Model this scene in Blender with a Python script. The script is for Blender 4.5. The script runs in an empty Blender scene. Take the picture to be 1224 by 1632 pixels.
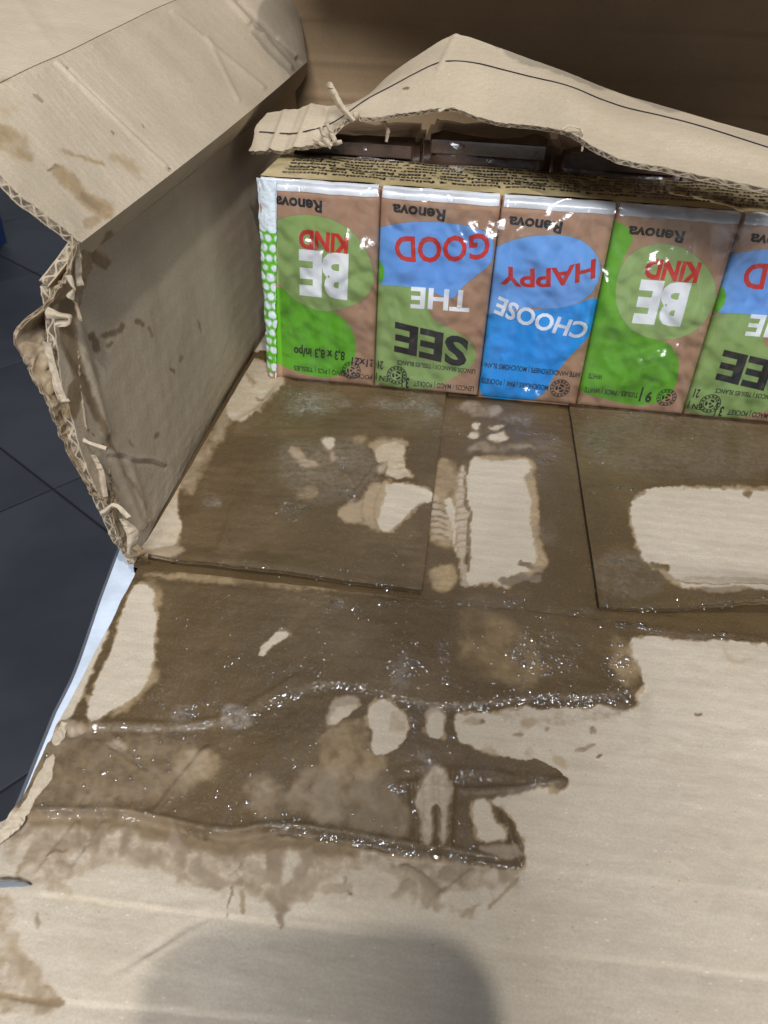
import bpy, bmesh, math, random
import numpy as np
random.seed(7)
S = bpy.context.scene
COL = S.collection

# ------------------------------------------------------------------ camera, world, lamps, exposure
FPX, CX, CY, CAMH = 1237.0, 612.0, 816.0, 0.188
_d = np.array([798-CX, -83-CY, FPX]); _d /= np.linalg.norm(_d)
_n = np.array([530-CX, 2500-CY, FPX]); _n = _n - _d*(_n@_d); _n /= np.linalg.norm(_n)
WM = np.stack([np.cross(_n, _d), _d, -_n])          # world = WM @ (right, down, forward)
CAM = np.array([0.0, 0.0, CAMH])
cam = bpy.data.objects.new('camera', bpy.data.cameras.new('camera')); COL.objects.link(cam)
from mathutils import Matrix, Vector
m4 = np.eye(4)
m4[:3, 0] = WM[:, 0]; m4[:3, 1] = -WM[:, 1]; m4[:3, 2] = -WM[:, 2]; m4[:3, 3] = CAM
cam.matrix_world = Matrix(m4.tolist())
cam.data.sensor_fit = 'VERTICAL'; cam.data.sensor_height = 24; cam.data.sensor_width = 18
cam.data.lens = 24*FPX/1632
cam.data.clip_start = 0.004; cam.data.clip_end = 60
cam.data.dof.use_dof = True; cam.data.dof.focus_distance = 0.33; cam.data.dof.aperture_fstop = 22
S.camera = cam
S.view_settings.view_transform = 'Standard'; S.view_settings.look = 'None'
S.view_settings.exposure = 0.0; S.view_settings.gamma = 1.0
w = bpy.data.worlds.new('World'); S.world = w; w.use_nodes = True
w.node_tree.nodes['Background'].inputs[0].default_value = (0.80, 0.88, 1.0, 1)
w.node_tree.nodes['Background'].inputs[1].default_value = 0.25

def lamp(name, kind, loc, power, color, size, size_y=None, target=(0, .25, 0)):
    l = bpy.data.lights.new(name, kind); l.energy = power; l.color = color
    o = bpy.data.objects.new(name, l); COL.objects.link(o); o.location = loc
    if kind == 'AREA':
        l.shape = 'RECTANGLE'; l.size = size; l.size_y = size_y
        o.rotation_euler = (Vector(target)-Vector(loc)).to_track_quat('-Z', 'Y').to_euler()
    else:
        l.shadow_soft_size = size
    return o
lamp('ceiling_spot', 'POINT', (.27, -.735, 2.02), 86, (1.0, .965, .91), .028)
lamp('ceiling_panel', 'AREA', (.5, 2.2, 2.4), 3, (.86, .92, 1.0), 1.2, .04)
for _x, _y, _p in ((-.75, 2.0, 13), (.15, 2.35, 15), (.95, 1.8, 13), (.35, 1.35, 9), (-.2, 1.65, 11)):
    lamp('glint_lamp', 'POINT', (_x, _y, 2.4), _p*.8, (.92, .95, 1.0), .03)  # added point lamps beyond the box, for glints on the wet board
lamp('fill_or_crate_side', 'AREA', (.06, -1.95, 1.85), 82, (.95, .97, 1.0), 1.1, .6)  # added soft fill from the viewer's side, brightens the pack fronts

# ------------------------------------------------------------------ geometry helpers
def rayd(px, py): return WM @ np.array([px-CX, py-CY, FPX])
def P(px, py, ax, val):
    """the point of the plane  axis = value  (metres) seen at photo position px, py"""
    a = {'X': 0, 'Y': 1, 'Z': 2}[ax]; r = rayd(px, py); t = (val-CAM[a])/r[a]
    return CAM + r*t
def proj(V):
    c = (V-CAM) @ WM
    return c[:, 0]/c[:, 2]*FPX+CX, c[:, 1]/c[:, 2]*FPX+CY

_rng = np.random.RandomState(11)
_T = _rng.rand(256, 256)
def vnoise(x, y):
    xi = np.floor(x).astype(int); yi = np.floor(y).astype(int); fx = x-xi; fy = y-yi
    fx = fx*fx*(3-2*fx); fy = fy*fy*(3-2*fy)
    a = _T[xi & 255, yi & 255]; b = _T[(xi+1) & 255, yi & 255]
    c = _T[xi & 255, (yi+1) & 255]; d = _T[(xi+1) & 255, (yi+1) & 255]
    return (a*(1-fx)+b*fx)*(1-fy)+(c*(1-fx)+d*fx)*fy
def fbm(x, y, o=4, seed=0):
    s = 0; a = 1; t = 0
    for k in range(o):
        s = s+a*vnoise(x*2**k+17.3*k+seed*31.7, y*2**k+9.1*k+seed*13.3); t += a; a *= .5
    return s/t*2-1                                    # about -1..1

def chaikin(p, n=2, closed=True):
    p = np.array(p, float)
    for _ in range(n):
        q = np.roll(p, -1, 0) if closed else p[1:]
        b = p if closed else p[:-1]
        r = np.empty((2*len(b), 2)); r[0::2] = .75*b+.25*q; r[1::2] = .25*b+.75*q
        if not closed: r = np.vstack([p[:1], r, p[-1:]])
        p = r
    return p
def segdist(x, y, pts, closed):
    q = np.roll(pts, -1, 0) if closed else pts[1:]
    b = pts if closed else pts[:-1]
    d = np.full(x.shape, 1e18)
    for (x0, y0), (x1, y1) in zip(b, q):
        dx, dy = x1-x0, y1-y0; L = dx*dx+dy*dy+1e-12
        t = np.clip(((x-x0)*dx+(y-y0)*dy)/L, 0, 1)
        d = np.minimum(d, (x-x0-t*dx)**2+(y-y0-t*dy)**2)
    return np.sqrt(d)
def inside(x, y, pts):
    c = np.zeros(x.shape, bool); q = np.roll(pts, -1, 0)
    for (x0, y0), (x1, y1) in zip(pts, q):
        if y0 == y1: continue
        k = ((y0 > y) != (y1 > y)) & (x < (x1-x0)*(y-y0)/(y1-y0)+x0)
        c ^= k
    return c
def sdf(x, y, pts):                                   # negative inside
    d = segdist(x, y, pts, True)
    return np.where(inside(x, y, pts), -d, d)
def sstep(a, b, x):
    t = np.clip((x-a)/(b-a), 0, 1); return t*t*(3-2*t)

# stain and painted-sheen strokes: (kind, channels{W,O,D}, softness, points, [width]) in photo positions, laid on the real surface
def paint(F, x, y, strokes, warp=3.0):
    wx = x+warp*1.2*fbm(x/13, y/13, 5, 1)+warp*.75*fbm(x/4.5, y/4.5, 3, 3); wy = y+warp*1.2*fbm(x/13, y/13, 5, 2)+warp*.75*fbm(x/4.5, y/4.5, 3, 4)
    for s in strokes:
        kind, ch, soft, pts = s[:4]; wd = s[4] if len(s) > 4 else 0
        pts = np.array(pts, float); pad = soft+wd+warp+14
        m = (x > pts[:, 0].min()-pad) & (x < pts[:, 0].max()+pad) & (y > pts[:, 1].min()-pad) & (y < pts[:, 1].max()+pad)
        if not m.any(): continue
        xx, yy = wx[m], wy[m]
        if soft >= 5:
            xx = xx+min(soft, 9)*1.5*fbm(xx/28, yy/28, 4, 14); yy = yy+min(soft, 9)*1.5*fbm(xx/28, yy/28, 4, 15)
        if kind == 'p': d = sdf(xx, yy, chaikin(pts, 2))
        elif kind == 'P': d = sdf(xx, yy, pts)
        else: d = segdist(xx, yy, chaikin(pts, 2, False), False)-wd
        if soft <= 3 and kind != 's': soft = soft*1.5
        a = 1-sstep(-soft, soft, d)
        if kind == 'p' and soft <= 4.5 and ch.get('W', 9) < .1:       # tide line round a dry island
            w_ = np.clip(1.5+9*fbm(xx/16, yy/16, 3, 44)+2*fbm(xx/4, yy/4, 2, 45), .3, 8)
            h_ = (1-sstep(w_-2.5, w_+2.5, d))*.85
            F['W'][m] = np.where(F['W'][m] > .5, F['W'][m]*(1-h_)+.50*h_, F['W'][m]); F['O'][m] = F['O'][m]*(1-h_)+.65*h_
        if kind == 'p' and soft <= 4.5 and ch.get('W', 0) == 1:       # damp fringe outside the soaked sheet
            w_ = np.clip(2+10*fbm(xx/18, yy/18, 3, 46)+3*fbm(xx/5, yy/5, 2, 47), .3, 9)
            h_ = 1-sstep(w_-3, w_+3, d)
            F['W'][m] = np.maximum(F['W'][m], .36*h_); F['O'][m] = np.maximum(F['O'][m], .4*h_)
        if kind == 'p' and soft >= 5: a = a*np.clip(.70+.55*fbm(xx/20, yy/20, 4, 5)+.25*fbm(xx/6, yy/14, 3, 6), 0, 1)
        for c, v in ch.items(): F[c][m] = F[c][m]*(1-a)+v*a

def mesh_obj(name, V, faces, mat, parent=None, smooth=True, attrs=None):
    """V (n,3); faces a list of index arrays, each (k,3) or (k,4)"""
    if isinstance(faces, np.ndarray): faces = [faces]
    me = bpy.data.meshes.new(name)
    V = np.asarray(V, np.float32)
    loops = np.concatenate([f.ravel() for f in faces]).astype(np.int32)
    tot = np.concatenate([np.full(len(f), f.shape[1]) for f in faces]).astype(np.int32)
    st = np.concatenate([[0], np.cumsum(tot)[:-1]]).astype(np.int32)
    me.vertices.add(len(V)); me.vertices.foreach_set('co', V.ravel())
    me.loops.add(len(loops)); me.loops.foreach_set('vertex_index', loops)
    me.polygons.add(len(tot)); me.polygons.foreach_set('loop_start', st); me.polygons.foreach_set('loop_total', tot)
    me.update(calc_edges=True)
    me.polygons.foreach_set('use_smooth', np.full(len(tot), smooth))
    for k, a in (attrs or {}).items():
        at = me.attributes.new(k, 'FLOAT', 'POINT'); at.data.foreach_set('value', np.asarray(a, np.float32))
    me.validate(); me.update()
    if mat: me.materials.append(mat)
    o = bpy.data.objects.new(name, me); COL.objects.link(o)
    if parent: o.parent = parent
    return o
def thing(name, label, cat, loc=(0, 0, 0), group=None):
    o = bpy.data.objects.new(name, None); COL.objects.link(o); o.empty_display_size = .02
    o.location = loc; o['label'] = label; o['category'] = cat
    if group: o['group'] = group
    return o
def tag(o, label=None, cat=None, group=None, kind=None):
    for k, v in (('label', label), ('category', cat), ('group', group), ('kind', kind)):
        if v: o[k] = v
    return o

def grid_faces(nr, nc, off=0):
    i = np.arange((nr-1)*(nc-1)); r = i//(nc-1); c = i % (nc-1); a = r*nc+c+off
    return np.stack([a, a+1, a+nc+1, a+nc], 1)

def sheet(name, poly, res, hfun, strokes, mat, parent, thick, warp=3.0, yneg=None, base=None, edge_noise=0, bottom=False, zplane=0.0, flute='y'):
    """a lying sheet of board: dense grid cut to poly (world x, y), boundary snapped to the outline, skirt of the board's thickness"""
    poly = np.array(poly, float)
    xs = np.arange(poly[:, 0].min()-res, poly[:, 0].max()+2*res, res)
    ys = np.arange(poly[:, 1].min()-res, poly[:, 1].max()+2*res, res)
    X, Y = np.meshgrid(xs, ys); nr, nc = X.shape; X = X.ravel(); Y = Y.ravel()
    f = grid_faces(nr, nc)
    cxx = X[f].mean(1); cyy = Y[f].mean(1)
    if edge_noise:
        k = 1/.004
        cx2 = cxx+edge_noise*fbm(cxx*k, cyy*k, 3, 8); cy2 = cyy+edge_noise*fbm(cxx*k, cyy*k, 3, 9)
        f = f[inside(cx2, cy2, poly)]
    else:
        f = f[inside(cxx, cyy, poly)]
    used = np.unique(f); mp = -np.ones(len(X), int); mp[used] = np.arange(len(used))
    f = mp[f]; X = X[used]; Y = Y[used]
    e = np.concatenate([f[:, [0, 1]], f[:, [1, 2]], f[:, [2, 3]], f[:, [3, 0]]])
    key = e.min(1).astype(np.int64)*len(X)+e.max(1)
    _, inv, cnt = np.unique(key, return_inverse=True, return_counts=True)
    be = e[cnt[inv] == 1]
    bv = np.unique(be)
    if not edge_noise:
        q = np.roll(poly, -1, 0); bx = X[bv]; by = Y[bv]; best = np.full(len(bv), 1e9); nx = bx.copy(); ny = by.copy()
        for (x0, y0), (x1, y1) in zip(poly, q):
            dx, dy = x1-x0, y1-y0; t = np.clip(((bx-x0)*dx+(by-y0)*dy)/(dx*dx+dy*dy+1e-12), 0, 1)
            qx = x0+t*dx; qy = y0+t*dy; dd = np.hypot(bx-qx, by-qy); k = dd < best
            best[k] = dd[k]; nx[k] = qx[k]; ny[k] = qy[k]
        k = best < res*1.2; X[bv[k]] = nx[k]; Y[bv[k]] = ny[k]
    V = np.stack([X, Y, np.full(len(X), zplane)], 1)
    px, py = proj(V)
    F = {c: np.full(len(X), (base or {}).get(c, 0.0)) for c in 'WODG'}
    paint(F, px, py, strokes, warp)
    V[:, 2] = zplane+hfun(X, Y, px, py, F)
    n = len(V); nb = len(bv); lo = np.array([0, 0, thick])
    mt = -np.ones(n, int); mt[bv] = n+np.arange(nb); mb = mt+nb
    parts_V = [V, V[bv], V[bv]-lo]; src = [np.arange(n), bv, bv]; ed = [np.zeros(n), np.ones(nb), np.full(nb, 2.0)]
    side = np.stack([mt[be[:, 1]], mt[be[:, 0]], mb[be[:, 0]], mb[be[:, 1]]], 1); fs = [f, side]
    if bottom:
        parts_V.append(V-lo); src.append(np.arange(n)); ed.append(np.zeros(n)); fs.append(f[:, ::-1]+n+2*nb)
    src = np.concatenate(src); at = {c: F[c][src] for c in 'WODG'}
    at['fc'] = (Y if flute == 'y' else X)[src]; at['edge'] = np.concatenate(ed)
    return mesh_obj(name, np.vstack(parts_V), fs, mat, parent, True, at)

def catmull(A, n, axis):
    A = np.moveaxis(A, axis, 0); m = len(A)
    if m == 2: out = np.stack([A[0]*(1-t)+A[1]*t for t in np.linspace(0, 1, n)])
    else:
        E = np.concatenate([[2*A[0]-A[1]], A, [2*A[-1]-A[-2]]]); out = []
        for t in np.linspace(0, m-1, n):
            i = min(int(t), m-2); u = t-i; p0, p1, p2, p3 = E[i:i+4]
            out.append(.5*((2*p1)+(-p0+p2)*u+(2*p0-5*p1+4*p2-p3)*u*u+(-p0+3*p1-3*p2+p3)*u**3))
        out = np.stack(out)
    return np.moveaxis(out, 0, axis)
def linres(A, n, axis):
    A = np.moveaxis(A, axis, 0); m = len(A); out = []
    for t in np.linspace(0, m-1, n):
        i = min(int(t), m-2); out.append(A[i]*(1-t+i)+A[i+1]*(t-i))
    return np.moveaxis(np.stack(out), 0, axis)
def ragn(t, k):
    z = np.full(t.shape, 3.1+k*1.7)
    a = fbm(t*55, z, 3, k)*1.5+fbm(t*700, z, 3, k+2)*.5
    return a-1.6*np.clip(fbm(t*190, z, 2, k+5)-.25, 0, 1)
def loft(name, rows, nr, nc, mat, parent, thick, strokes=(), bump=0.0, bscale=90, sharp_rows=False, rag=(0, 0, 0, 0), dfun=None, flute='c', base=None, warp=3.0, flip=False, sharp_cols=False, crumple=False, fade=(0, 0)):
    """a bent piece of board through a net of 3-D control points; rag = raggedness (m) of first row, last row, first col, last col"""
    A = np.array(rows, float)
    A = (linres if sharp_rows else catmull)(A, nr, 0); A = (linres if sharp_cols else catmull)(A, nc, 1)
    R, C = A.shape[:2]
    u = np.linspace(0, 1, R)[:, None]*np.ones((1, C)); v = np.ones((R, 1))*np.linspace(0, 1, C)[None]
    # ragged borders: slide border points in the surface
    Lr = np.linalg.norm(A[-1]-A[0], axis=1).mean(); Lc = np.linalg.norm(A[:, -1]-A[:, 0], axis=1).mean()
    for k, (amt, idx, ax) in enumerate(zip(rag, (0, -1, 0, -1), (0, 0, 1, 1))):
        if not amt: continue
        if ax == 0:
            nn = ragn(np.linspace(0, Lc, C), k)*amt
            nb = 1 if idx == 0 else -2; d = A[idx]-A[nb]; d /= np.linalg.norm(d, axis=1)[:, None]+1e-9
            for j in range(6):
                ii = j if idx == 0 else -1-j
                A[ii] += d*nn[:, None]*(1-j/6)
        else:
            nn = ragn(np.linspace(0, Lr, R), k+9)*amt
            nb = 1 if idx == 0 else -2; d = A[:, idx]-A[:, nb]; d /= np.linalg.norm(d, axis=1)[:, None]+1e-9
            for j in range(6):
                ii = j if idx == 0 else -1-j
                A[:, ii] += d*nn[:, None]*(1-j/6)
    gu = np.gradient(A, axis=0); gv = np.gradient(A, axis=1); N = np.cross(gv, gu)
    N /= np.linalg.norm(N, axis=2)[:, :, None]+1e-12
    if (N*(CAM-A)).sum(2).mean() < 0: N = -N
    fd = (sstep(0, fade[0], u) if fade[0] else 1.0)*(1-sstep(1-fade[1], 1, u) if fade[1] else 1.0)*np.ones((R, C))
    if bump:
        q = fbm(u*Lr*bscale, v*Lc*bscale, 4, 12)
        if crumple: q = .5-1.6*np.abs(fbm(u*Lr*bscale+2*q, v*Lc*bscale, 3, 13))+.3*q
        A = A+N*(bump*q*fd)[:, :, None]
    V = A.reshape(-1, 3); px, py = proj(V)
    F = {c: np.full(len(V), (base or {}).get(c, 0.0)) for c in 'WODG'}
    paint(F, px, py, list(strokes), warp)
    Nn = N.reshape(-1, 3)
    if dfun is not None: V = V+Nn*(dfun(px, py, u.ravel(), v.ravel(), F)*fd.ravel())[:, None]
    B = V-Nn*thick; n = len(V)
    f = grid_faces(R, C); g = f[:, ::-1]+n
    # outline skirt
    idx = np.arange(n).reshape(R, C)
    loop = np.concatenate([idx[0, :-1], idx[:-1, -1], idx[-1, :0:-1], idx[:0:-1, 0]])
    m_ = len(loop); ja = np.arange(m_); jb = (ja+1) % m_; o_ = 2*n
    side = np.stack([o_+jb, o_+ja, o_+m_+ja, o_+m_+jb], 1)
    src = np.concatenate([np.arange(n), np.arange(n), loop, loop]); at = {c: F[c][src] for c in 'WODG'}
    fc = (u*Lr if flute == 'r' else v*Lc).ravel()
    fe = (u*Lr+v*Lc).ravel(); at['fc'] = np.concatenate([fc, fc, fe[loop], fe[loop]])
    at['edge'] = np.concatenate([np.zeros(2*n), np.ones(m_), np.full(m_, 2.0)])
    return mesh_obj(name, np.vstack([V, B, V[loop], B[loop]]), [f, g, side], mat, parent, True, at)

# ------------------------------------------------------------------ materials
def newmat(name):
    m = bpy.data.materials.new(name); m.use_nodes = True; nt = m.node_tree
    b = nt.nodes['Principled BSDF']; return m, nt, b
def N(nt, t, **kw):
    n = nt.nodes.new('ShaderNode'+t)
    for k, v in kw.items():
        if k in ('operation', 'data_type', 'blend_type', 'attribute_name', 'feature', 'noise_dimensions', 'wave_type', 'interpolation_type', 'bands_direction', 'distance', 'clamp_result'): setattr(n, k, v)
    return n
def L(nt, a, b): nt.links.new(a, b)
def val(nt, sock, v):
    if isinstance(v, (int, float)): sock.default_value = v
    else: L(nt, v, sock)
def math_(nt, op, a, b=0.0, c=None, clamp=False):
    n = nt.nodes.new('ShaderNodeMath'); n.operation = op; n.use_clamp = clamp
    val(nt, n.inputs[0], a); val(nt, n.inputs[1], b)
    if c is not None: val(nt, n.inputs[2], c)
    return n.outputs[0]
def maprange(nt, v, a, b, c=0.0, d=1.0, smooth=True):
    n = nt.nodes.new('ShaderNodeMapRange'); n.interpolation_type = 'SMOOTHSTEP' if smooth else 'LINEAR'
    val(nt, n.inputs[0], v)
    for i, q in zip((1, 2, 3, 4), (a, b, c, d)): n.inputs[i].default_value = q
    return n.outputs[0]
def mixc(nt, f, a, b, blend='MIX'):
    n = nt.nodes.new('ShaderNodeMix'); n.data_type = 'RGBA'; n.blend_type = blend
    val(nt, n.inputs[0], f)
    for s, v in ((n.inputs[6], a), (n.inputs[7], b)):
        if isinstance(v, tuple): s.default_value = (*v, 1)
        else: L(nt, v, s)
    return n.outputs[2]
def attr(nt, name):
    n = nt.nodes.new('ShaderNodeAttribute'); n.attribute_name = name; return n.outputs['Fac']
def objco(nt):
    return nt.nodes.new('ShaderNodeTexCoord').outputs['Object']
def scaled(nt, co, s):
    n = nt.nodes.new('ShaderNodeVectorMath'); n.operation = 'MULTIPLY'; L(nt, co, n.inputs[0]); n.inputs[1].default_value = s
    return n.outputs[0]
def noise(nt, co, scale, detail=3, rough=.5, dim='3D'):
    n = nt.nodes.new('ShaderNodeTexNoise'); L(nt, co, n.inputs['Vector']); n.inputs['Scale'].default_value = scale
    n.inputs['Detail'].default_value = detail; n.inputs['Roughness'].default_value = rough
    return n.outputs['Fac']
def voro(nt, co, scale, feature='F1'):
    n = nt.nodes.new('ShaderNodeTexVoronoi'); n.feature = feature; L(nt, co, n.inputs['Vector']); n.inputs['Scale'].default_value = scale
    return n
def bumpn(nt, h, strength, dist, prev=None):
    n = nt.nodes.new('ShaderNodeBump'); val(nt, n.inputs['Height'], h); val(nt, n.inputs['Strength'], strength)
    n.inputs['Distance'].default_value = dist
    if prev is not None: L(nt, prev, n.inputs['Normal'])
    return n.outputs[0]

def cardboard(name, tint=(1, 1, 1), fl=1.0, wetmax=1.0, grain=1.0):
    m, nt, b = newmat(name); co = objco(nt)
    def t(c): return tuple(a*q for a, q in zip(c, tint))
    W0, O, D, fc, edge, G = [attr(nt, k) for k in ('W', 'O', 'D', 'fc', 'edge', 'G')]
    n1 = noise(nt, co, 420, 4, .6); n2 = noise(nt, co, 90, 4, .6); n3 = noise(nt, co, 1500, 2, .6)
    n4 = noise(nt, co, 28, 3, .6); streak = noise(nt, scaled(nt, co, (140, 900, 900)), 1, 3, .6)
    # fine raggedness of the wet front
    dn = math_(nt, 'MULTIPLY', math_(nt, 'SUBTRACT', n1, .5), .34)
    dn2 = math_(nt, 'MULTIPLY', math_(nt, 'SUBTRACT', n2, .5), .16)
    gate = maprange(nt, W0, .02, .12)
    W = math_(nt, 'ADD', W0, math_(nt, 'MULTIPLY', math_(nt, 'ADD', dn, dn2), gate), clamp=True)
    damp = maprange(nt, W, .07, .48); wet = maprange(nt, W, .36, .80); soak = maprange(nt, W, .70, .95)
    dry = mixc(nt, maprange(nt, n4, .3, .7), t((.47, .405, .322)), t((.535, .465, .378)))
    # fibres: pale and dark specks
    vs = voro(nt, scaled(nt, co, (1, 2.1, 1.6)), 400); spk = maprange(nt, vs.outputs['Distance'], .22, .08)
    sel = nt.nodes.new('ShaderNodeSeparateColor'); L(nt, vs.outputs['Color'], sel.inputs[0])
    pale = math_(nt, 'MULTIPLY', spk, maprange(nt, sel.outputs[0], .84, .86))
    dark = math_(nt, 'MULTIPLY', spk, maprange(nt, sel.outputs[1], .93, .95))
    dry = mixc(nt, math_(nt, 'MULTIPLY', pale, .8), dry, t((.72, .66, .56)))
    dry = mixc(nt, math_(nt, 'MULTIPLY', dark, .6), dry, t((.20, .13, .07)))
    dry = mixc(nt, math_(nt, 'MULTIPLY', maprange(nt, n3, .35, .65), .34), dry, t((.36, .29, .20)))
    dry = mixc(nt, maprange(nt, math_(nt, 'SINE', math_(nt, 'MULTIPLY', fc, 2*math.pi/.0062)), -.2, 1, 0, .10*fl), dry, t((.33, .26, .17)))
    dry = mixc(nt, math_(nt, 'MULTIPLY', maprange(nt, streak, .35, .7), .30*grain), dry, t((.38, .31, .22)))
    dampc = mixc(nt, maprange(nt, n2, .35, .65), t((.225, .168, .110)), t((.30, .235, .165)))
    wetc = mixc(nt, maprange(nt, n2, .35, .7), t((.145, .096, .047)), t((.19, .133, .072)))
    soakc = mixc(nt, maprange(nt, n4, .35, .7), t((.080, .050, .021)), t((.115, .074, .033)))
    soakc = mixc(nt, math_(nt, 'MULTIPLY', maprange(nt, streak, .35, .7), .28), soakc, t((.070, .047, .023)))
    soakc = mixc(nt, math_(nt, 'MULTIPLY', maprange(nt, n3, .5, .7), .35), soakc, t((.20, .145, .085)))
    tide = math_(nt, 'MULTIPLY', maprange(nt, W0, .06, .16), maprange(nt, W0, .42, .24))
    dampc = mixc(nt, math_(nt, 'MULTIPLY', tide, .55), dampc, t((.27, .175, .09)))
    c = mixc(nt, damp, dry, dampc); c = mixc(nt, wet, c, wetc); c = mixc(nt, soak, c, soakc)
    oc = mixc(nt, maprange(nt, n1, .3, .7), t((.27, .175, .075)), t((.42, .31, .17)))
    c = mixc(nt, math_(nt, 'MULTIPLY', O, math_(nt, 'MULTIPLY', maprange(nt, n2, .25, .6), .75)), c, oc)
    c = mixc(nt, math_(nt, 'MULTIPLY', D, maprange(nt, n1, .30, .65, .1, .75)), c, t((.27, .23, .195)))  # D paints pale grey sheen, and pulp tone, into the colour
    # the cut edge of the board: two pale liners with shade painted dark in the wavy core between them
    sk = math_(nt, 'GREATER_THAN', edge, .5); tt = math_(nt, 'SUBTRACT', edge, 1.5)
    wav = math_(nt, 'MULTIPLY', math_(nt, 'SINE', math_(nt, 'MULTIPLY', fc, 2*math.pi/.0058)), .30)
    gap = maprange(nt, math_(nt, 'ABSOLUTE', math_(nt, 'SUBTRACT', tt, wav)), .07, .14)
    core = math_(nt, 'MULTIPLY', maprange(nt, math_(nt, 'ABSOLUTE', tt), .42, .34), gap)
    core = math_(nt, 'MULTIPLY', core, maprange(nt, n1, .36, .55, .25, 1.0))
    c = mixc(nt, math_(nt, 'MULTIPLY', sk, math_(nt, 'MULTIPLY', core, .85)), c, t((.05, .034, .02)))
    L(nt, c, b.inputs['Base Color'])
    r = math_(nt, 'MULTIPLY_ADD', wet, -.20, .86)
    r = math_(nt, 'MULTIPLY_ADD', soak, math_(nt, 'MULTIPLY_ADD', n2, .25, -.30), r)
    val(nt, b.inputs['Roughness'], r)
    b.inputs['Specular IOR Level'].default_value = .35
    # water: beads and bubbles that catch the lamps, a thin uneven film between them
    vb = voro(nt, scaled(nt, co, (1, 1.25, 1)), 240); bead = maprange(nt, vb.outputs['Distance'], .36, .0, 0, 1)
    sb = nt.nodes.new('ShaderNodeSeparateColor'); L(nt, vb.outputs['Color'], sb.inputs[0])
    vb2 = voro(nt, co, 450); bead2 = maprange(nt, vb2.outputs['Distance'], .36, .0, 0, 1)
    sb2 = nt.nodes.new('ShaderNodeSeparateColor'); L(nt, vb2.outputs['Color'], sb2.inputs[0])
    clump = maprange(nt, noise(nt, co, 55, 4, .65), .50, .72, .02, .16)
    gg = math_(nt, 'MULTIPLY', G, maprange(nt, noise(nt, co, 170, 3, .6), .38, .60, .1, .75))
    lim = math_(nt, 'ADD', clump, gg)
    on = math_(nt, 'LESS_THAN', sb.outputs[0], lim); on2 = math_(nt, 'LESS_THAN', sb2.outputs[0], lim)
    bead = math_(nt, 'ADD', math_(nt, 'MULTIPLY', bead, on), math_(nt, 'MULTIPLY', math_(nt, 'MULTIPLY', bead2, on2), .5))
    film = math_(nt, 'ADD', math_(nt, 'MULTIPLY', maprange(nt, n4, .46, .66, .03, .22), soak), math_(nt, 'MULTIPLY', maprange(nt, bead, .02, .15), maprange(nt, W, .5, .8)), clamp=True)
    film = math_(nt, 'MULTIPLY_ADD', math_(nt, 'MULTIPLY', G, math_(nt, 'MULTIPLY', maprange(nt, W, .45, .7), maprange(nt, noise(nt, co, 140, 3, .6), .42, .58, .15, 1.3))), .9, film, clamp=True)
    val(nt, b.inputs['Coat Weight'], math_(nt, 'MULTIPLY', film, wetmax)); b.inputs['Coat Roughness'].default_value = .10
    b.inputs['Coat IOR'].default_value = 1.5
    flute = math_(nt, 'SINE', math_(nt, 'MULTIPLY', fc, 2*math.pi/.0062))
    h0 = bumpn(nt, flute, .10*fl, .0006)
    h1 = bumpn(nt, n1, .35, .0004, h0)
    h2 = bumpn(nt, n3, .22, .0003, h1)
    L(nt, h2, b.inputs['Normal'])
    w1 = bumpn(nt, n2, .30, .0020)
    w2 = bumpn(nt, noise(nt, scaled(nt, co, (.55, 1, 1)), 230, 2, .5), 1.0, .0026, w1)
    w3 = bumpn(nt, bead, 1.0, .0016, w2)
    L(nt, w3, b.inputs['Coat Normal'])
    return m
M_CARD = cardboard('wet_stained_cardboard', fl=.7)
M_WALL = cardboard('kraft_cardboard', (.92, .89, .83), .35)
M_PAPER = cardboard('torn_liner_paper', (1.0, .97, .92), 0)
M_DARK = cardboard('shaded_kraft_cardboard', (.66, .52, .37), .3, grain=.15)  # kraft colour darkened to carry the shade inside the box

def plain(name, col, rough=.6, spec=.5, bump=None, coat=0, metallic=0):
    m, nt, b = newmat(name); co = objco(nt)
    n = noise(nt, co, 60, 3); c = mixc(nt, maprange(nt, n, .3, .7), tuple(q*.86 for q in col), tuple(min(1, q*1.1) for q in col))
    L(nt, c, b.inputs['Base Color']); b.inputs['Roughness'].default_value = rough; b.inputs['Specular IOR Level'].default_value = spec
    b.inputs['Coat Weight'].default_value = coat; b.inputs['Metallic'].default_value = metallic
    if bump: L(nt, bumpn(nt, noise(nt, co, bump[0], 4), bump[1], bump[2]), b.inputs['Normal'])
    return m
M_INK = plain('black_print', (.022, .022, .026), .35)
M_WHITE = plain('white_print', (.86, .88, .94), .35)
M_RED = plain('red_print', (.60, .035, .03), .35)
M_SEAM = plain('white_seam_film', (.62, .64, .68), .3, coat=.4)
M_DIM = plain('grey_film', (.09, .085, .085), .35)
M_LABEL = plain('cream_label_film', (.50, .40, .21), .32, coat=.4, bump=(70, .5, .002))
M_BROWNPACK = plain('brown_pack_film', (.085, .05, .035), .25, coat=.5, bump=(60, .6, .003))

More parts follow.
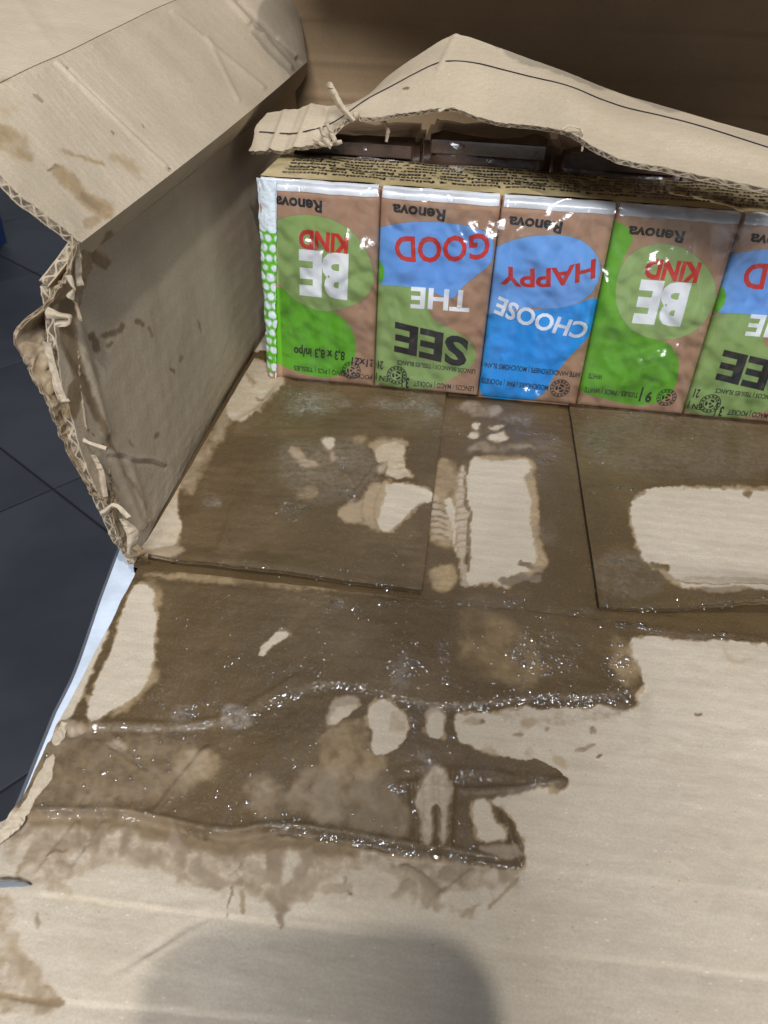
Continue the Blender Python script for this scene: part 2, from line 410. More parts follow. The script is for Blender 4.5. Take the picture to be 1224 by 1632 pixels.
# ------------------------------------------------------------------ floor of the room, table
M_TILE, nt, b = newmat('shade_blue_floor_tile')
co = objco(nt); n = noise(nt, co, 2.2, 5, .6); n2 = noise(nt, co, 30, 3)
c = mixc(nt, maprange(nt, n, .35, .65), (.020, .023, .031), (.042, .045, .056)); L(nt, mixc(nt, math_(nt, 'MULTIPLY', n2, .2), c, (.05, .05, .055)), b.inputs['Base Color'])  # faint blue of the shade is mixed into the tile colour
b.inputs['Roughness'].default_value = .5
M_GROUT = plain('dark_floor_grout', (.010, .011, .015), .8)
floor = mesh_obj('floor', [(-6, -3, -.754), (5, -3, -.754), (5, 9, -.754), (-6, 9, -.754)], np.array([[0, 1, 2, 3]]), M_GROUT, None, False)
tag(floor, kind='structure')
ang = math.radians(-3)
tw, tl = .60, .60
tile_me = None
ta = np.array([-.804, 1.235]); td = np.array([.179, -.126]); td /= np.linalg.norm(td); tn = np.array([td[1], -td[0]])*-1
for i in range(-4, 6):
    for j in range(-3, 9):
        cxy = ta+td*(i*tl+tl/2)+tn*(j*tw+tw/2)
        if not (-3.4 < cxy[0] < 1.2 and -.6 < cxy[1] < 5.2): continue
        if tile_me is None:
            g = .0025; bm = bmesh.new(); bmesh.ops.create_cube(bm, size=1)
            for v in bm.verts: v.co = Vector((v.co.x*(tl-2*g), v.co.y*(tw-2*g), v.co.z*.008))
            bmesh.ops.bevel(bm, geom=[e for e in bm.edges if all(v.co.z > 0 for v in e.verts)], offset=.0012, segments=1, affect='EDGES')
            tile_me = bpy.data.meshes.new('tile'); bm.to_mesh(tile_me); bm.free(); tile_me.materials.append(M_TILE)
        o = bpy.data.objects.new('tile', tile_me); COL.objects.link(o); o.parent = floor
        o.location = (cxy[0], cxy[1], -.750-.004+.0015*random.random()*.3); o.rotation_euler = (0, 0, math.atan2(td[1], td[0]))

M_TABLE = plain('white_laminate_tabletop', (.60, .68, .80), .35, bump=(500, .25, .0006))
M_TEDGE = plain('grey_table_edge_band', (.10, .11, .13), .4)
ed = [(226, 815), (215, 830), (197, 858), (180, 905), (163, 950), (148, 995), (133, 1040), (118, 1080), (104, 1108), (90, 1135)]
tp = [P(x, y, 'Z', -.0065)[:2] for x, y in ed][::-1]
tp = chaikin(tp, 2, False)
tp = [(-.06, -.35), (-.085, -.1), (-.098, .05)]+[tuple(q) for q in tp]+[(-.108, .30), (-.08, .40), (-.02, .50), (.08, .58), (.25, .63), (.9, .65), (.9, -.35)]
bm = bmesh.new(); vs = [bm.verts.new((x, y, -.0065)) for x, y in tp]; bm.faces.new(vs); bm.normal_update()
if bm.faces[:][0].normal.z < 0: bmesh.ops.reverse_faces(bm, faces=bm.faces[:])
table = thing('table', 'white table top with a thin dark edge under the wet cardboard', 'table', (.3, .15, -.75))
me = bpy.data.meshes.new('tabletop'); bm.to_mesh(me); bm.free(); me.materials.append(M_TABLE)
o = bpy.data.objects.new('tabletop', me); COL.objects.link(o); o.parent = table; o.location = (-.3, -.15, .75)
tpa = np.array(tp); k = len(tpa)
out = tpa.copy(); cen = np.array([.35, .15]); dirs = out-cen; dirs /= np.linalg.norm(dirs, axis=1)[:, None]
rim = [np.c_[tpa, np.full(k, -.0063)], np.c_[tpa+dirs*.0011, np.full(k, -.0066)], np.c_[tpa+dirs*.0011, np.full(k, -.026)], np.c_[tpa, np.full(k, -.026)]]
V = np.vstack(rim)+np.array([-.3, -.15, .75]); i = np.arange(k); j = (i+1) % k
mesh_obj('edge_band', V, np.vstack([np.stack([i+r*k, j+r*k, j+(r+1)*k, i+(r+1)*k], 1) for r in range(3)]), M_TEDGE, table, False)
for lx, ly in ((.1, .0), (.75, .0), (.1, .42), (.75, .42)):
    bm = bmesh.new(); bmesh.ops.create_cone(bm, cap_ends=True, segments=20, radius1=.018, radius2=.022, depth=.72)
    me = bpy.data.meshes.new('leg'); bm.to_mesh(me); bm.free(); me.materials.append(M_TEDGE)
    o = bpy.data.objects.new('leg', me); COL.objects.link(o); o.parent = table; o.location = (lx-.3, ly-.15, .362)

# ------------------------------------------------------------------ the cardboard box
box = thing('cardboard_box', 'torn open water-stained brown cardboard box lying over a white table', 'box', (0, .3, -.002))
BOXI = Matrix.Translation((0, -.3, .002))
def adopt(o): o.matrix_parent_inverse = BOXI; return o

ZS = -.002                     # height of the lower sheet; the two bottom flaps lie on it at z = 0
def pz(pts, z=0.0): return [tuple(P(x, y, 'Z', z)[:2]) for x, y in pts]
WET = {'W': 1.0}
def e(cx_, cy_, rx, ry, n=10): return [(cx_+rx*math.cos(2*math.pi*i/n), cy_+ry*math.sin(2*math.pi*i/n)) for i in range(n)]

def wl(px, py, pts, depth, width, mode='ridge', seed=0):
    """relief along a crease given as a polyline of photo positions"""
    pts = chaikin(pts, 2, False)
    d = segdist(px, py, pts, False)
    yl = np.interp(px, pts[:, 0], pts[:, 1]); s = py-yl             # + is towards the viewer
    lo, hi = pts[:, 0].min(), pts[:, 0].max(); fade = sstep(lo-15, lo+15, px)*(1-sstep(hi-15, hi+15, px))
    dep = depth*(.8+.35*fbm(px/25, py*0+seed, 3, seed))
    if mode == 'ridge': return dep*np.exp(-(d/width)**2)
    if mode == 'step': return -dep*.5*(1+np.tanh(s/width))*np.exp(-np.clip(s, 0, None)/(width*22))*fade
    if mode == 'back': return dep*.5*(1-np.tanh(s/width))*np.exp(-np.clip(-s, 0, None)/(width*22))*fade

FLAP_L = [
 ('P', {'W': 1}, 1.5, [(150, 560), (900, 560), (900, 1000), (150, 1000)]),
 ('p', {'W': .42, 'O': .35}, 7, [(291, 769), (306, 801), (322, 770), (340, 733), (372, 678), (366, 622), (361, 595), (330, 630), (310, 670), (290, 724), (275, 758)]),
 ('p', {'W': .0}, 2.5, [(291, 769), (281, 788), (283, 818), (290, 835), (287, 856), (279, 873), (255, 886), (215, 884), (225, 840), (245, 810), (268, 785)]),
 ('p', {'W': .38, 'O': .4}, 4, [(300, 880), (285, 868), (260, 878), (225, 880), (215, 890), (270, 897)]),
 ('p', {'W': .02}, 2.5, [(370, 575), (400, 570), (450, 590), (455, 612), (438, 631), (412, 659), (387, 680), (366, 671), (359, 644), (364, 600)]),
 ('s', {'W': .45}, 3, [(393, 600), (405, 615)], 3),
 ('s', {'W': .4}, 2, [(410, 634), (418, 642)], 3),
 ('p', {'W': .4, 'O': .2}, 5, [(455, 610), (445, 632), (415, 662), (404, 655), (430, 625)]),
 ('p', {'W': .1}, 2.5, [(508, 699), (536, 697), (530, 722), (516, 716)]),
 ('p', {'W': .40, 'O': .5}, 4, [(460, 712), (481, 714), (486, 730), (505, 736), (508, 747), (479, 747), (465, 730)]),
 ('p', {'W': .5, 'O': .7}, 5, [(556, 701), (577, 694), (590, 704), (567, 718)]),
 ('p', {'W': .35, 'O': .4}, 3, [(525, 723), (535, 722), (533, 739), (525, 741)]),
 ('p', {'W': .45, 'O': .6}, 4, [(585, 712), (602, 698), (650, 703), (650, 715), (603, 722)]),
 ('p', {'W': 0}, 2, [(601, 711), (616, 706), (645, 711), (648, 719), (643, 728), (644, 743), (644, 748), (660, 761), (636, 764), (616, 759), (621, 738), (616, 735), (603, 739), (599, 728)]),
 ('p', {'W': .32, 'O': .2}, 2.5, [(599, 744), (614, 738), (619, 738), (617, 753), (601, 756)]),
 ('p', {'W': .48, 'O': .6}, 5, [(469, 787), (503, 777), (505, 789), (484, 796)]),
 ('p', {'W': .38, 'O': .55}, 4, [(536, 816), (557, 801), (577, 799), (590, 775), (614, 770), (620, 792), (607, 845), (592, 848), (577, 835), (557, 835), (541, 829)]),
 ('s', {'W': .62}, 2, [(606, 776), (598, 800), (596, 815), (601, 840)], 1.5),
 ('s', {'W': .62}, 2, [(577, 800), (574, 815), (580, 833)], 1.2),
 ('p', {'W': 0, 'O': 0}, 2, [(612, 773), (628, 770), (663, 774), (687, 787), (690, 800), (672, 803), (655, 817), (638, 833), (623, 850), (611, 851), (601, 843), (606, 814), (616, 792)]),
 ('p', {'D': .75}, 6, [(315, 795), (338, 786), (352, 800), (335, 815)]),
 ('p', {'D': .7}, 8, [(455, 650), (490, 625), (560, 640), (540, 665), (480, 668)]),
 ('p', {'D': .8}, 9, [(580, 640), (640, 632), (705, 645), (690, 662), (620, 655)]),
 ('p', {'D': .45}, 12, [(440, 700), (600, 700), (600, 790), (450, 800)]),
 ('p', {'D': .4}, 10, [(580, 720), (600, 722), (600, 770), (570, 765)]),
]
LOWER = [
 ('P', {'W': 1}, 1.5, [(150, 560), (1500, 560), (1500, 1100), (150, 1100)]),
 ('p', {'W': .5, 'D': .9}, 6, [(721, 642), (797, 642), (805, 658), (778, 662), (733, 659)]),
 ('p', {'D': .8}, 8, [(800, 660), (850, 668), (840, 682), (800, 672)]),
 ('p', {'W': .12}, 1.8, e(759, 678, 7, 6)), ('p', {'W': .12}, 1.8, e(755, 692, 11, 7)), ('p', {'W': .12}, 1.8, e(795, 696, 17, 8)), ('p', {'W': .2}, 1.8, e(791, 681, 13, 3.5)),
 ('p', {'W': .5, 'D': .7}, 6, [(745, 705), (850, 708), (855, 722), (745, 722)]),
 ('p', {'W': .46, 'O': .75}, 5, [(690, 735), (730, 730), (734, 790), (726, 880), (690, 870), (683, 800)]),
 ('p', {'W': .42, 'O': .85}, 3, [(740, 724), (836, 727), (857, 738), (850, 756), (858, 790), (858, 850), (868, 885), (878, 897), (860, 912), (838, 916), (835, 800)]),
 ('p', {'W': 0, 'O': 0}, 2, [(751, 727), (768, 731), (792, 734), (812, 732), (836, 732), (849, 739), (846, 750), (834, 760), (840, 772), (846, 792), (845, 812), (846, 836), (850, 865), (856, 885), (852, 895), (848, 912), (832, 914), (807, 919), (812, 939), (795, 931), (770, 928), (758, 933), (742, 932), (745, 907), (751, 873), (748, 836), (749, 816), (745, 799), (743, 763), (749, 745)]),
 ('p', {'W': .22, 'O': .15}, 2, [(733, 740), (743, 740), (746, 758), (743, 787), (748, 816), (746, 851), (745, 880), (738, 905), (729, 900), (727, 840), (726, 787), (731, 758)]),
 ('s', {'W': .85, 'D': .2}, 1.5, [(743, 735), (746, 752), (741, 765), (744, 790), (743, 805), (750, 816), (746, 835), (749, 850), (746, 868), (750, 890), (744, 912)], 2.2),
 ('s', {'W': .3}, 2, [(738, 905), (740, 930)], 6),
 ('p', {'W': .25, 'O': .3}, 2.5, [(686, 787), (699, 790), (704, 812), (719, 822), (719, 848), (724, 861), (709, 863), (687, 855), (685, 812)]),
 ('p', {'W': .02, 'O': 0}, 1.5, [(708, 792), (725, 792), (726, 861), (728, 882), (722, 878), (719, 826), (709, 812)]),
]
for k in range(6):
    LOWER.append(('s', {'W': .7, 'O': .2}, 1.3, [(685, 803+10*k), (700, 800+10*k), (712, 806+10*k+(k % 2)*3)], 1.3))
for k in range(12):
    LOWER.append(('s', {'W': .45}, 1.3, [(728, 752+11*k), (744, 750+11*k)], 1.0))
LOWER += [
 ('p', {'W': .44, 'O': .95}, 3, [(684, 906), (719, 899), (727, 910), (725, 934), (709, 946), (694, 942), (684, 924)]),
 ('s', {'W': .8, 'D': .5}, 1.8, [(830, 898), (845, 902), (862, 909)], 5),
 ('s', {'W': .8, 'D': .55}, 1.8, [(801, 925), (815, 927), (832, 919), (858, 923)], 6),
 ('p', {'D': .5}, 9, [(860, 830), (890, 850), (885, 870), (860, 860)]), ('p', {'D': .5}, 9, [(850, 700), (890, 705), (885, 725), (855, 722)]),
]
FLAP_R = [
 ('P', {'W': 1}, 1.5, [(850, 560), (1600, 560), (1600, 1100), (850, 1100)]),
 ('p', {'W': .45, 'O': .5}, 4, [(1001, 800), (1030, 774), (1400, 780), (1400, 970), (1180, 956), (1080, 945), (1060, 925), (1005, 850)]),
 ('p', {'W': 0, 'O': 0}, 2, [(1031, 777), (1121, 779), (1180, 782), (1224, 784), (1600, 790), (1600, 965), (1300, 964), (1224, 961), (1185, 949), (1167, 947), (1121, 947), (1084, 943), (1079, 933), (1066, 919), (1060, 906), (1047, 909), (1029, 899), (1017, 878), (1016, 860), (1008, 841), (1003, 804), (1015, 795), (1029, 789)]),
 ('p', {'W': .75}, 2, e(1191, 787, 7, 6)),
 ('s', {'W': .85}, 1.5, [(1040, 903), (1062, 908)], 5),
 ('p', {'W': .26}, 1.8, [(1080, 921), (1130, 924), (1224, 927), (1600, 934), (1600, 950), (1224, 942), (1130, 938), (1084, 935)]),
 ('s', {'W': .5}, 1.5, [(1076, 930), (1110, 939), (1224, 943), (1400, 946)], 1.4),
 ('p', {'W': .5, 'D': .2}, 3, [(1100, 950), (1170, 945), (1190, 955), (1150, 962)]),
 ('p', {'D': .35}, 14, [(910, 650), (1224, 670), (1300, 760), (940, 760)]),
 ('p', {'D': .4}, 8, [(935, 880), (1060, 880), (1070, 950), (950, 950)]),
]
FRONT = [
 # damp ground of the lower part
 ('p', {'W': .46, 'D': .15, 'O': .12}, 12, [(15, 1250), (150, 1290), (360, 1330), (520, 1330), (700, 1362), (838, 1375), (828, 1402), (790, 1435), (735, 1462), (700, 1450), (640, 1430), (560, 1440), (480, 1420), (452, 1480), (436, 1440), (400, 1425), (330, 1415), (220, 1380), (150, 1385), (110, 1400), (60, 1420), (20, 1400), (10, 1340)]),
 # the soaked sheet
 ('p', {'W': 1, 'O': 0}, 1.8, [(100, 880), (1600, 900), (1600, 1040), (1300, 1032), (1224, 1024), (1180, 1022), (1130, 1018), (1090, 1020), (1050, 1012), (1010, 1014), (1000, 1028), (1005, 1050), (1016, 1062), (1024, 1080), (1028, 1090), (1012, 1104), (1016, 1122), (990, 1132), (960, 1118), (930, 1126), (905, 1120), (870, 1130), (840, 1120), (812, 1124), (790, 1132), (745, 1128), (724, 1131), (723, 1158), (732, 1180), (770, 1200), (820, 1209), (865, 1216), (898, 1236), (907, 1252), (890, 1262), (870, 1254), (838, 1262), (815, 1268), (792, 1270), (780, 1276), (800, 1292), (818, 1306), (832, 1340), (840, 1374), (825, 1384), (700, 1368), (600, 1354), (520, 1338), (440, 1330), (370, 1345), (300, 1328), (240, 1308), (150, 1308), (80, 1302), (10, 1292), (60, 1180), (100, 1080), (130, 950)]),
 # half-dry cloudy lower left
 ('p', {'W': .70, 'D': .25}, 12, [(40, 1180), (120, 1150), (230, 1170), (340, 1180), (330, 1230), (300, 1275), (200, 1290), (90, 1285), (30, 1290)]),
 ('p', {'W': .42, 'O': .6}, 10, [(280, 1200), (330, 1190), (360, 1215), (330, 1250), (280, 1245)]),
 ('p', {'W': .38, 'D': .3}, 6, e(184, 1188, 18, 10)),
 ('p', {'W': .30, 'D': .2}, 5, [(70, 1150), (130, 1148), (140, 1170), (60, 1185)]),
 ('p', {'W': .60, 'D': .5}, 12, [(470, 1225), (560, 1215), (645, 1262), (658, 1330), (600, 1330), (520, 1310), (440, 1300)]),
 ('p', {'W': .56, 'D': .45}, 12, [(380, 1240), (440, 1230), (450, 1300), (390, 1310)]),
 ('p', {'W': .55, 'O': .5}, 8, [(500, 1165), (560, 1140), (585, 1150), (590, 1200), (620, 1215), (600, 1250), (510, 1240)]),
 ('p', {'W': .78, 'O': .5}, 11, [(715, 985), (780, 975), (840, 1010), (870, 1060), (850, 1100), (780, 1085), (720, 1030)]),
 ('p', {'W': .66, 'O': .7}, 7, [(965, 1015), (1000, 1022), (1018, 1060), (1024, 1088), (1000, 1098), (975, 1070)]),
 ('p', {'W': .60, 'O': .6}, 5, [(230, 918), (600, 945), (960, 985), (1224, 1006), (1224, 998), (960, 972), (600, 935), (230, 905)]),
 ('p', {'W': .5, 'O': .8}, 6, [(225, 915), (262, 930), (262, 975), (240, 960)]),
 ('p', {'W': .55, 'O': .8}, 5, [(246, 1050), (252, 1080), (232, 1112), (190, 1140), (170, 1140), (220, 1100)]),
 # dry islands
 ('p', {'W': 0, 'O': 0, 'D': 0}, 1.8, [(229, 929), (249, 944), (243, 962), (252, 985), (245, 1019), (245, 1056), (229, 1101), (204, 1121), (180, 1130), (162, 1140), (151, 1154), (135, 1143), (142, 1113), (163, 1064), (184, 1023), (190, 987), (200, 962), (208, 938)]),
 ('p', {'W': 0, 'O': 0, 'D': 0}, 1.8, [(172, 990), (170, 1015), (151, 1056), (131, 1105), (118, 1138), (106, 1149), (60, 1152), (40, 1110), (100, 1020), (150, 960)]),
 ('p', {'W': 0, 'O': 0, 'D': 0}, 1.5, [(413, 1045), (411, 1037), (433, 1013), (449, 1003), (463, 1009), (449, 1021), (433, 1029), (421, 1046)]),
 ('p', {'W': 0, 'O': 0, 'D': 0}, 1.8, [(588, 1119), (604, 1111), (622, 1114), (636, 1126), (650, 1142), (652, 1172), (627, 1199), (604, 1206), (590, 1195), (594, 1172), (586, 1145)]),
 ('P', {'W': .22, 'O': .2}, 1.2, [(625, 1128), (634, 1127), (647, 1142), (648, 1163), (618, 1163)]),
 ('p', {'W': .28, 'D': .5}, 3, [(676, 1135), (686, 1122), (702, 1122), (712, 1140), (708, 1160), (684, 1168)]),
 ('p', {'W': 0, 'O': 0, 'D': 0}, 1.5, [(681, 1138), (695, 1128), (705, 1134), (709, 1154), (706, 1175), (680, 1177)]),
 ('p', {'W': .35, 'D': .6}, 2.5, [(526, 1113), (543, 1104), (569, 1107), (575, 1120), (560, 1132), (543, 1149), (526, 1161), (517, 1154)]),
 ('p', {'W': .02, 'D': 0}, 1.8, [(540, 1126), (574, 1119), (560, 1133), (543, 1148), (530, 1156), (524, 1146)]),
 ('p', {'W': .26, 'D': .45}, 4, [(662, 1262), (684, 1225), (700, 1215), (719, 1245), (722, 1272), (714, 1295), (714, 1345), (698, 1356), (702, 1286), (689, 1284), (690, 1353), (669, 1350), (669, 1307), (660, 1280)]),
 ('p', {'W': .05, 'O': .1, 'D': 0}, 4, [(751, 1278), (766, 1270), (781, 1278), (786, 1304), (806, 1325), (804, 1338), (784, 1341), (764, 1338), (754, 1310)]),
 ('p', {'W': .50, 'D': .55}, 3, [(755, 1348), (800, 1345), (832, 1350), (836, 1372), (790, 1368)]),
 # mottled dirt at the torn rim of the soaked area
 ('p', {'W': .30, 'O': .4}, 4, e(754, 1146, 16, 8)), ('p', {'W': .6}, 2, e(769, 1147, 5, 4)), ('p', {'W': .25, 'O': .5}, 5, [(770, 1205), (780, 1178), (800, 1205)]),
 ('p', {'W': .28, 'D': .3}, 5, [(790, 1128), (850, 1128), (930, 1128), (1000, 1132), (960, 1148), (870, 1150), (830, 1165), (800, 1150)]),
 ('p', {'W': .3, 'O': .7}, 4, e(842, 1150, 12, 9)), ('p', {'W': .5, 'O': .3}, 3, e(826, 1168, 9, 4)), ('p', {'W': .45, 'O': .2}, 3, e(872, 1160, 5, 4)),
 ('p', {'W': .25, 'O': .6}, 3, [(835, 1188), (850, 1186), (852, 1205), (835, 1205)]), ('p', {'W': .22, 'O': .7}, 3, [(878, 1200), (900, 1205), (908, 1230), (885, 1220)]),
 ('p', {'W': .45}, 2, e(946, 1163, 6, 8)), ('p', {'W': .38}, 2, [(918, 1190), (955, 1182), (945, 1194), (920, 1198)]), ('p', {'W': .7}, 1.3, e(956, 1206, 5, 3)), ('p', {'W': .7}, 1.3, e(1112, 1139, 8, 2.5)),
 ('p', {'W': .2, 'O': .4}, 3, [(1150, 1022), (1165, 1050), (1195, 1050), (1220, 1040), (1180, 1062), (1155, 1055)]),
 ('p', {'W': .2, 'D': .3}, 3, [(1225, 1150), (1180, 1165), (1165, 1170), (1200, 1160)]),
 # run marks below the crease
 ('s', {'W': .72}, 9, [(60, 1305), (150, 1302), (250, 1318), (330, 1345), (440, 1338), (560, 1350)], 14),
 ('s', {'W': .55, 'D': .2}, 6, [(165, 1310), (150, 1350)], 6), ('s', {'W': .6, 'D': .2}, 6, [(205, 1320), (196, 1360)], 7),
 ('s', {'W': .5, 'D': .3}, 6, [(275, 1330), (290, 1370)], 9), ('s', {'W': .45, 'D': .3}, 7, [(320, 1380), (345, 1410)], 12),
 ('p', {'W': .55, 'D': .25}, 4, [(425, 1350), (452, 1350), (450, 1400), (435, 1412), (422, 1395)]),
 ('s', {'W': .42, 'O': .4}, 3, [(385, 1420), (388, 1450)], 5), ('s', {'W': .65}, 1.5, [(370, 1412), (360, 1458)], 1.5),
 ('p', {'W': .5, 'D': .2}, 6, [(470, 1350), (505, 1352), (480, 1410), (462, 1440), (450, 1480), (440, 1480), (445, 1420)]),
 ('p', {'W': .06}, 5, [(456, 1345), (478, 1345), (470, 1390), (452, 1420), (448, 1390)]),
 ('p', {'W': .08}, 8, [(520, 1390), (610, 1375), (640, 1400), (620, 1430), (540, 1440), (500, 1450)]),
 ('s', {'W': .55, 'D': .3}, 5, [(640, 1380), (680, 1400), (700, 1420)], 6),
 ('p', {'W': .5, 'D': .3}, 6, [(700, 1372), (760, 1378), (755, 1400), (730, 1410), (710, 1400)]),
 ('s', {'W': .4, 'O': .4}, 3, [(826, 1395), (800, 1428), (780, 1445)], 3),
 ('p', {'W': .0}, 5, [(700, 1425), (740, 1418), (780, 1410), (790, 1430), (740, 1446), (700, 1440)]),
 ('s', {'W': .7}, 2, [(548, 1398), (557, 1425)], 2),
 ('s', {'W': .3}, 3, [(520, 1415), (556, 1412)], 8),
 # pale island at the far left of it, edge stains
 ('p', {'W': 0, 'D': 0, 'O': 0}, 3, [(90, 1402), (150, 1392), (165, 1378), (210, 1378), (235, 1398), (290, 1410), (370, 1420), (330, 1440), (110, 1432), (95, 1415)]),
 ('p', {'W': .15}, 4, [(22, 1340), (50, 1320), (52, 1335), (25, 1385), (12, 1390)]),
 ('p', {'W': .3, 'O': .3}, 6, [(80, 1395), (110, 1405), (125, 1440), (90, 1430), (60, 1420)]),
 ('s', {'W': .9}, 1.5, [(74, 1360), (88, 1357), (103, 1354)], 1.6),
 ('s', {'W': .9}, 2, [(40, 1294), (70, 1290), (100, 1294), (140, 1292)], 2),
 ('p', {'W': .42, 'O': .35}, 9, [(-60, 1420), (20, 1428), (25, 1450), (15, 1480), (35, 1510), (60, 1545), (75, 1570), (105, 1585), (95, 1605), (60, 1630), (20, 1615), (-60, 1620)]),
 ('s', {'W': .7}, 3, [(-60, 1580), (0, 1586), (60, 1594), (98, 1596)], 4), ('p', {'W': .4}, 4, e(58, 1466, 6, 14)),
 ('p', {'W': .2}, 3, e(1160, 1352, 14, 5)),
 # grey pulp tone and gloss, painted as pale colour
 ('p', {'D': .95}, 4, [(356, 1128), (372, 1120), (412, 1146), (385, 1158), (348, 1160)]),
 ('p', {'D': .7}, 7, [(285, 1118), (305, 1130), (300, 1155), (260, 1158)]), ('p', {'D': .6}, 7, [(640, 1040), (655, 1050), (645, 1105), (620, 1095)]),
 ('p', {'D': .6}, 5, [(800, 1262), (850, 1250), (860, 1262), (790, 1274)]), ('p', {'D': .7}, 5, [(940, 1125), (1010, 1118), (1016, 1128), (960, 1140)]),
 ('p', {'D': .5}, 10, [(1030, 1000), (1224, 1012), (1224, 1022), (1040, 1012)]),
 ('p', {'D': .6}, 8, [(660, 1200), (690, 1190), (700, 1240), (670, 1250)]),
]
def gl(*items):
    out = []
    for it in items:
        if len(it) == 4: out.append(('p', {'G': 1.0}, 6, e(*it)))
        else: out.append(('s', {'G': 1.0}, 4, it[0], it[1]))
    return out
FLAP_L += gl((490, 655, 38, 16), (470, 640, 22, 14), (605, 648, 50, 9), (680, 650, 22, 8), (700, 690, 12, 9), (548, 736, 13, 14), (468, 818, 22, 22), (333, 800, 15, 9), (556, 800, 14, 40), (615, 700, 10, 4), ([(250, 890), (330, 902), (450, 916), (560, 929), (672, 941)], 3))
LOWER += gl((790, 955, 60, 9), (880, 708, 16, 10), (872, 735, 14, 8), (740, 968, 50, 4), ([(705, 682), (760, 686), (880, 694)], 2.5), (800, 650, 20, 6), (915, 655, 14, 10), ([(700, 968), (960, 976)], 4), (905, 870, 14, 5))
FLAP_R += gl(([(960, 966), (1060, 974), (1224, 979), (1400, 985)], 4), ([(940, 785), (975, 777), (1005, 779)], 2.5), (925, 662, 22, 8), (1010, 668, 40, 6), (1195, 730, 30, 5), (990, 895, 30, 6), (960, 700, 20, 20))
FRONT += gl(([(430, 1122), (500, 1092), (560, 1090), (620, 1106), (700, 1128), (790, 1120), (860, 1110), (1000, 1112)], 5), ([(60, 1296), (150, 1294), (230, 1304)], 4), ([(430, 1316), (520, 1328), (600, 1346), (700, 1364), (830, 1378)], 4),
 ([(150, 1162), (200, 1160)], 4), ([(300, 1160), (345, 1158)], 5), (385, 1138, 30, 14), (296, 1146, 24, 12), (636, 1058, 18, 24), (665, 1070, 12, 16), (710, 1050, 8, 40), (800, 962, 90, 8), (640, 965, 40, 6), (870, 1040, 60, 40), (540, 970, 30, 10), (765, 1235, 36, 9), (850, 1247, 40, 6), (630, 1255, 30, 7), (690, 1225, 14, 20),
 ([(660, 1262), (720, 1240), (800, 1245)], 3), (905, 1115, 50, 8), (985, 1108, 28, 14), (735, 1362, 30, 7), (985, 1050, 25, 40), ([(960, 990), (1090, 1004), (1224, 1014)], 7), (1150, 1006, 60, 6), (480, 1065, 24, 6), (660, 1180, 10, 40), (325, 1358, 6, 5))
def worldnoise(X, Y, F, a):
    return a*fbm(X*90, Y*90, 4, 21)+a*.22*sstep(.5, 1, F['W'])*fbm(X*60, Y*330, 3, 22)+a*.3*sstep(.3, .7, F['W'])*fbm(X*420, Y*420, 3, 23)
CR1 = [(20, 1180), (120, 1160), (200, 1162), (330, 1160), (430, 1120), (500, 1088), (560, 1088), (620, 1105), (700, 1126), (790, 1118), (860, 1108), (950, 1112), (1030, 1098)]
CR2 = [(0, 1298), (80, 1296), (150, 1292), (230, 1302), (300, 1318), (360, 1334), (440, 1318), (520, 1326), (600, 1345), (700, 1362), (838, 1378), (1000, 1398), (1224, 1424), (1500, 1455)]
CR3 = [(60, 1422), (150, 1432), (260, 1447), (500, 1475), (760, 1505), (1000, 1530), (1224, 1556), (1500, 1590)]
CR4 = [(-100, 1572), (0, 1582), (100, 1596), (250, 1606), (420, 1622), (700, 1640), (1224, 1680)]
def h_front(X, Y, px, py, F):
    h = worldnoise(X, Y, F, .00055)
    h += wl(px, py, CR1, .0018, 3.5, 'step', 1)+wl(px, py, [(150, 1152), (260, 1155), (360, 1150), (470, 1080)], .0006, 6, 'ridge', 2)
    h += wl(px, py, CR2, .0022, 3.5, 'step', 3)*(1-.8*sstep(830, 880, px))+wl(px, py, [(60, 1290), (230, 1296), (360, 1328), (440, 1312), (560, 1328), (700, 1356), (835, 1372)], .0008, 6, 'ridge', 4)
    h += wl(px, py, CR3, .0008, 1.8, 'step', 5)+wl(px, py, CR4, .0008, 1.8, 'step', 6)
    h += wl(px, py, [(200, 918), (600, 948), (960, 985), (1224, 1014), (1500, 1040)], -.0007, 5, 'ridge', 7)*(.45+.5*fbm(px/40, py/40, 3, 9))
    h += wl(px, py, [(640, 1250), (760, 1262), (900, 1250)], .0009, 6, 'ridge', 8)+wl(px, py, [(640, 1228), (680, 1222), (800, 1236), (900, 1250)], .0006, 8, 'ridge', 8)
    for a, b_ in (((668, 1240), (672, 1350)), ((694, 1240), (700, 1352)), ((722, 1230), (716, 1350)), ((655, 1255), (662, 1335)), ((800, 1290), (826, 1370))):
        h += .0008*np.exp(-(segdist(px, py, np.array([a, b_], float), False)/5)**2)
    for a, b_ in (((150, 1180), (250, 1245)), ((330, 1190), (250, 1290)), ((120, 1310), (60, 1390)), ((165, 1310), (120, 1380)), ((640, 1375), (705, 1425)), ((760, 1380), (700, 1430)), ((548, 1395), (557, 1428)), ((180, 1560), (330, 1470)), ((190, 1565), (300, 1480))):
        k_ = .3 if a[1] > 1500 else .8
        h += k_*.0007*np.exp(-(segdist(px, py, np.array([a, b_], float), False)/5)**2)-k_*.0005*np.exp(-(segdist(px+8, py+6, np.array([a, b_], float), False)/6)**2)
    # swollen buckles of the wet paper
    h += .0022*sstep(.25, .7, F['W'])*np.clip(fbm(X*38, Y*46, 2, 31), 0, 1)*sstep(1120, 1200, py)
    # the torn left border curls up
    d = segdist(px, py, np.array([(20, 1400), (48, 1402), (60, 1400)], float), False); h -= .004*np.exp(-(d/18)**2)*0
    return h
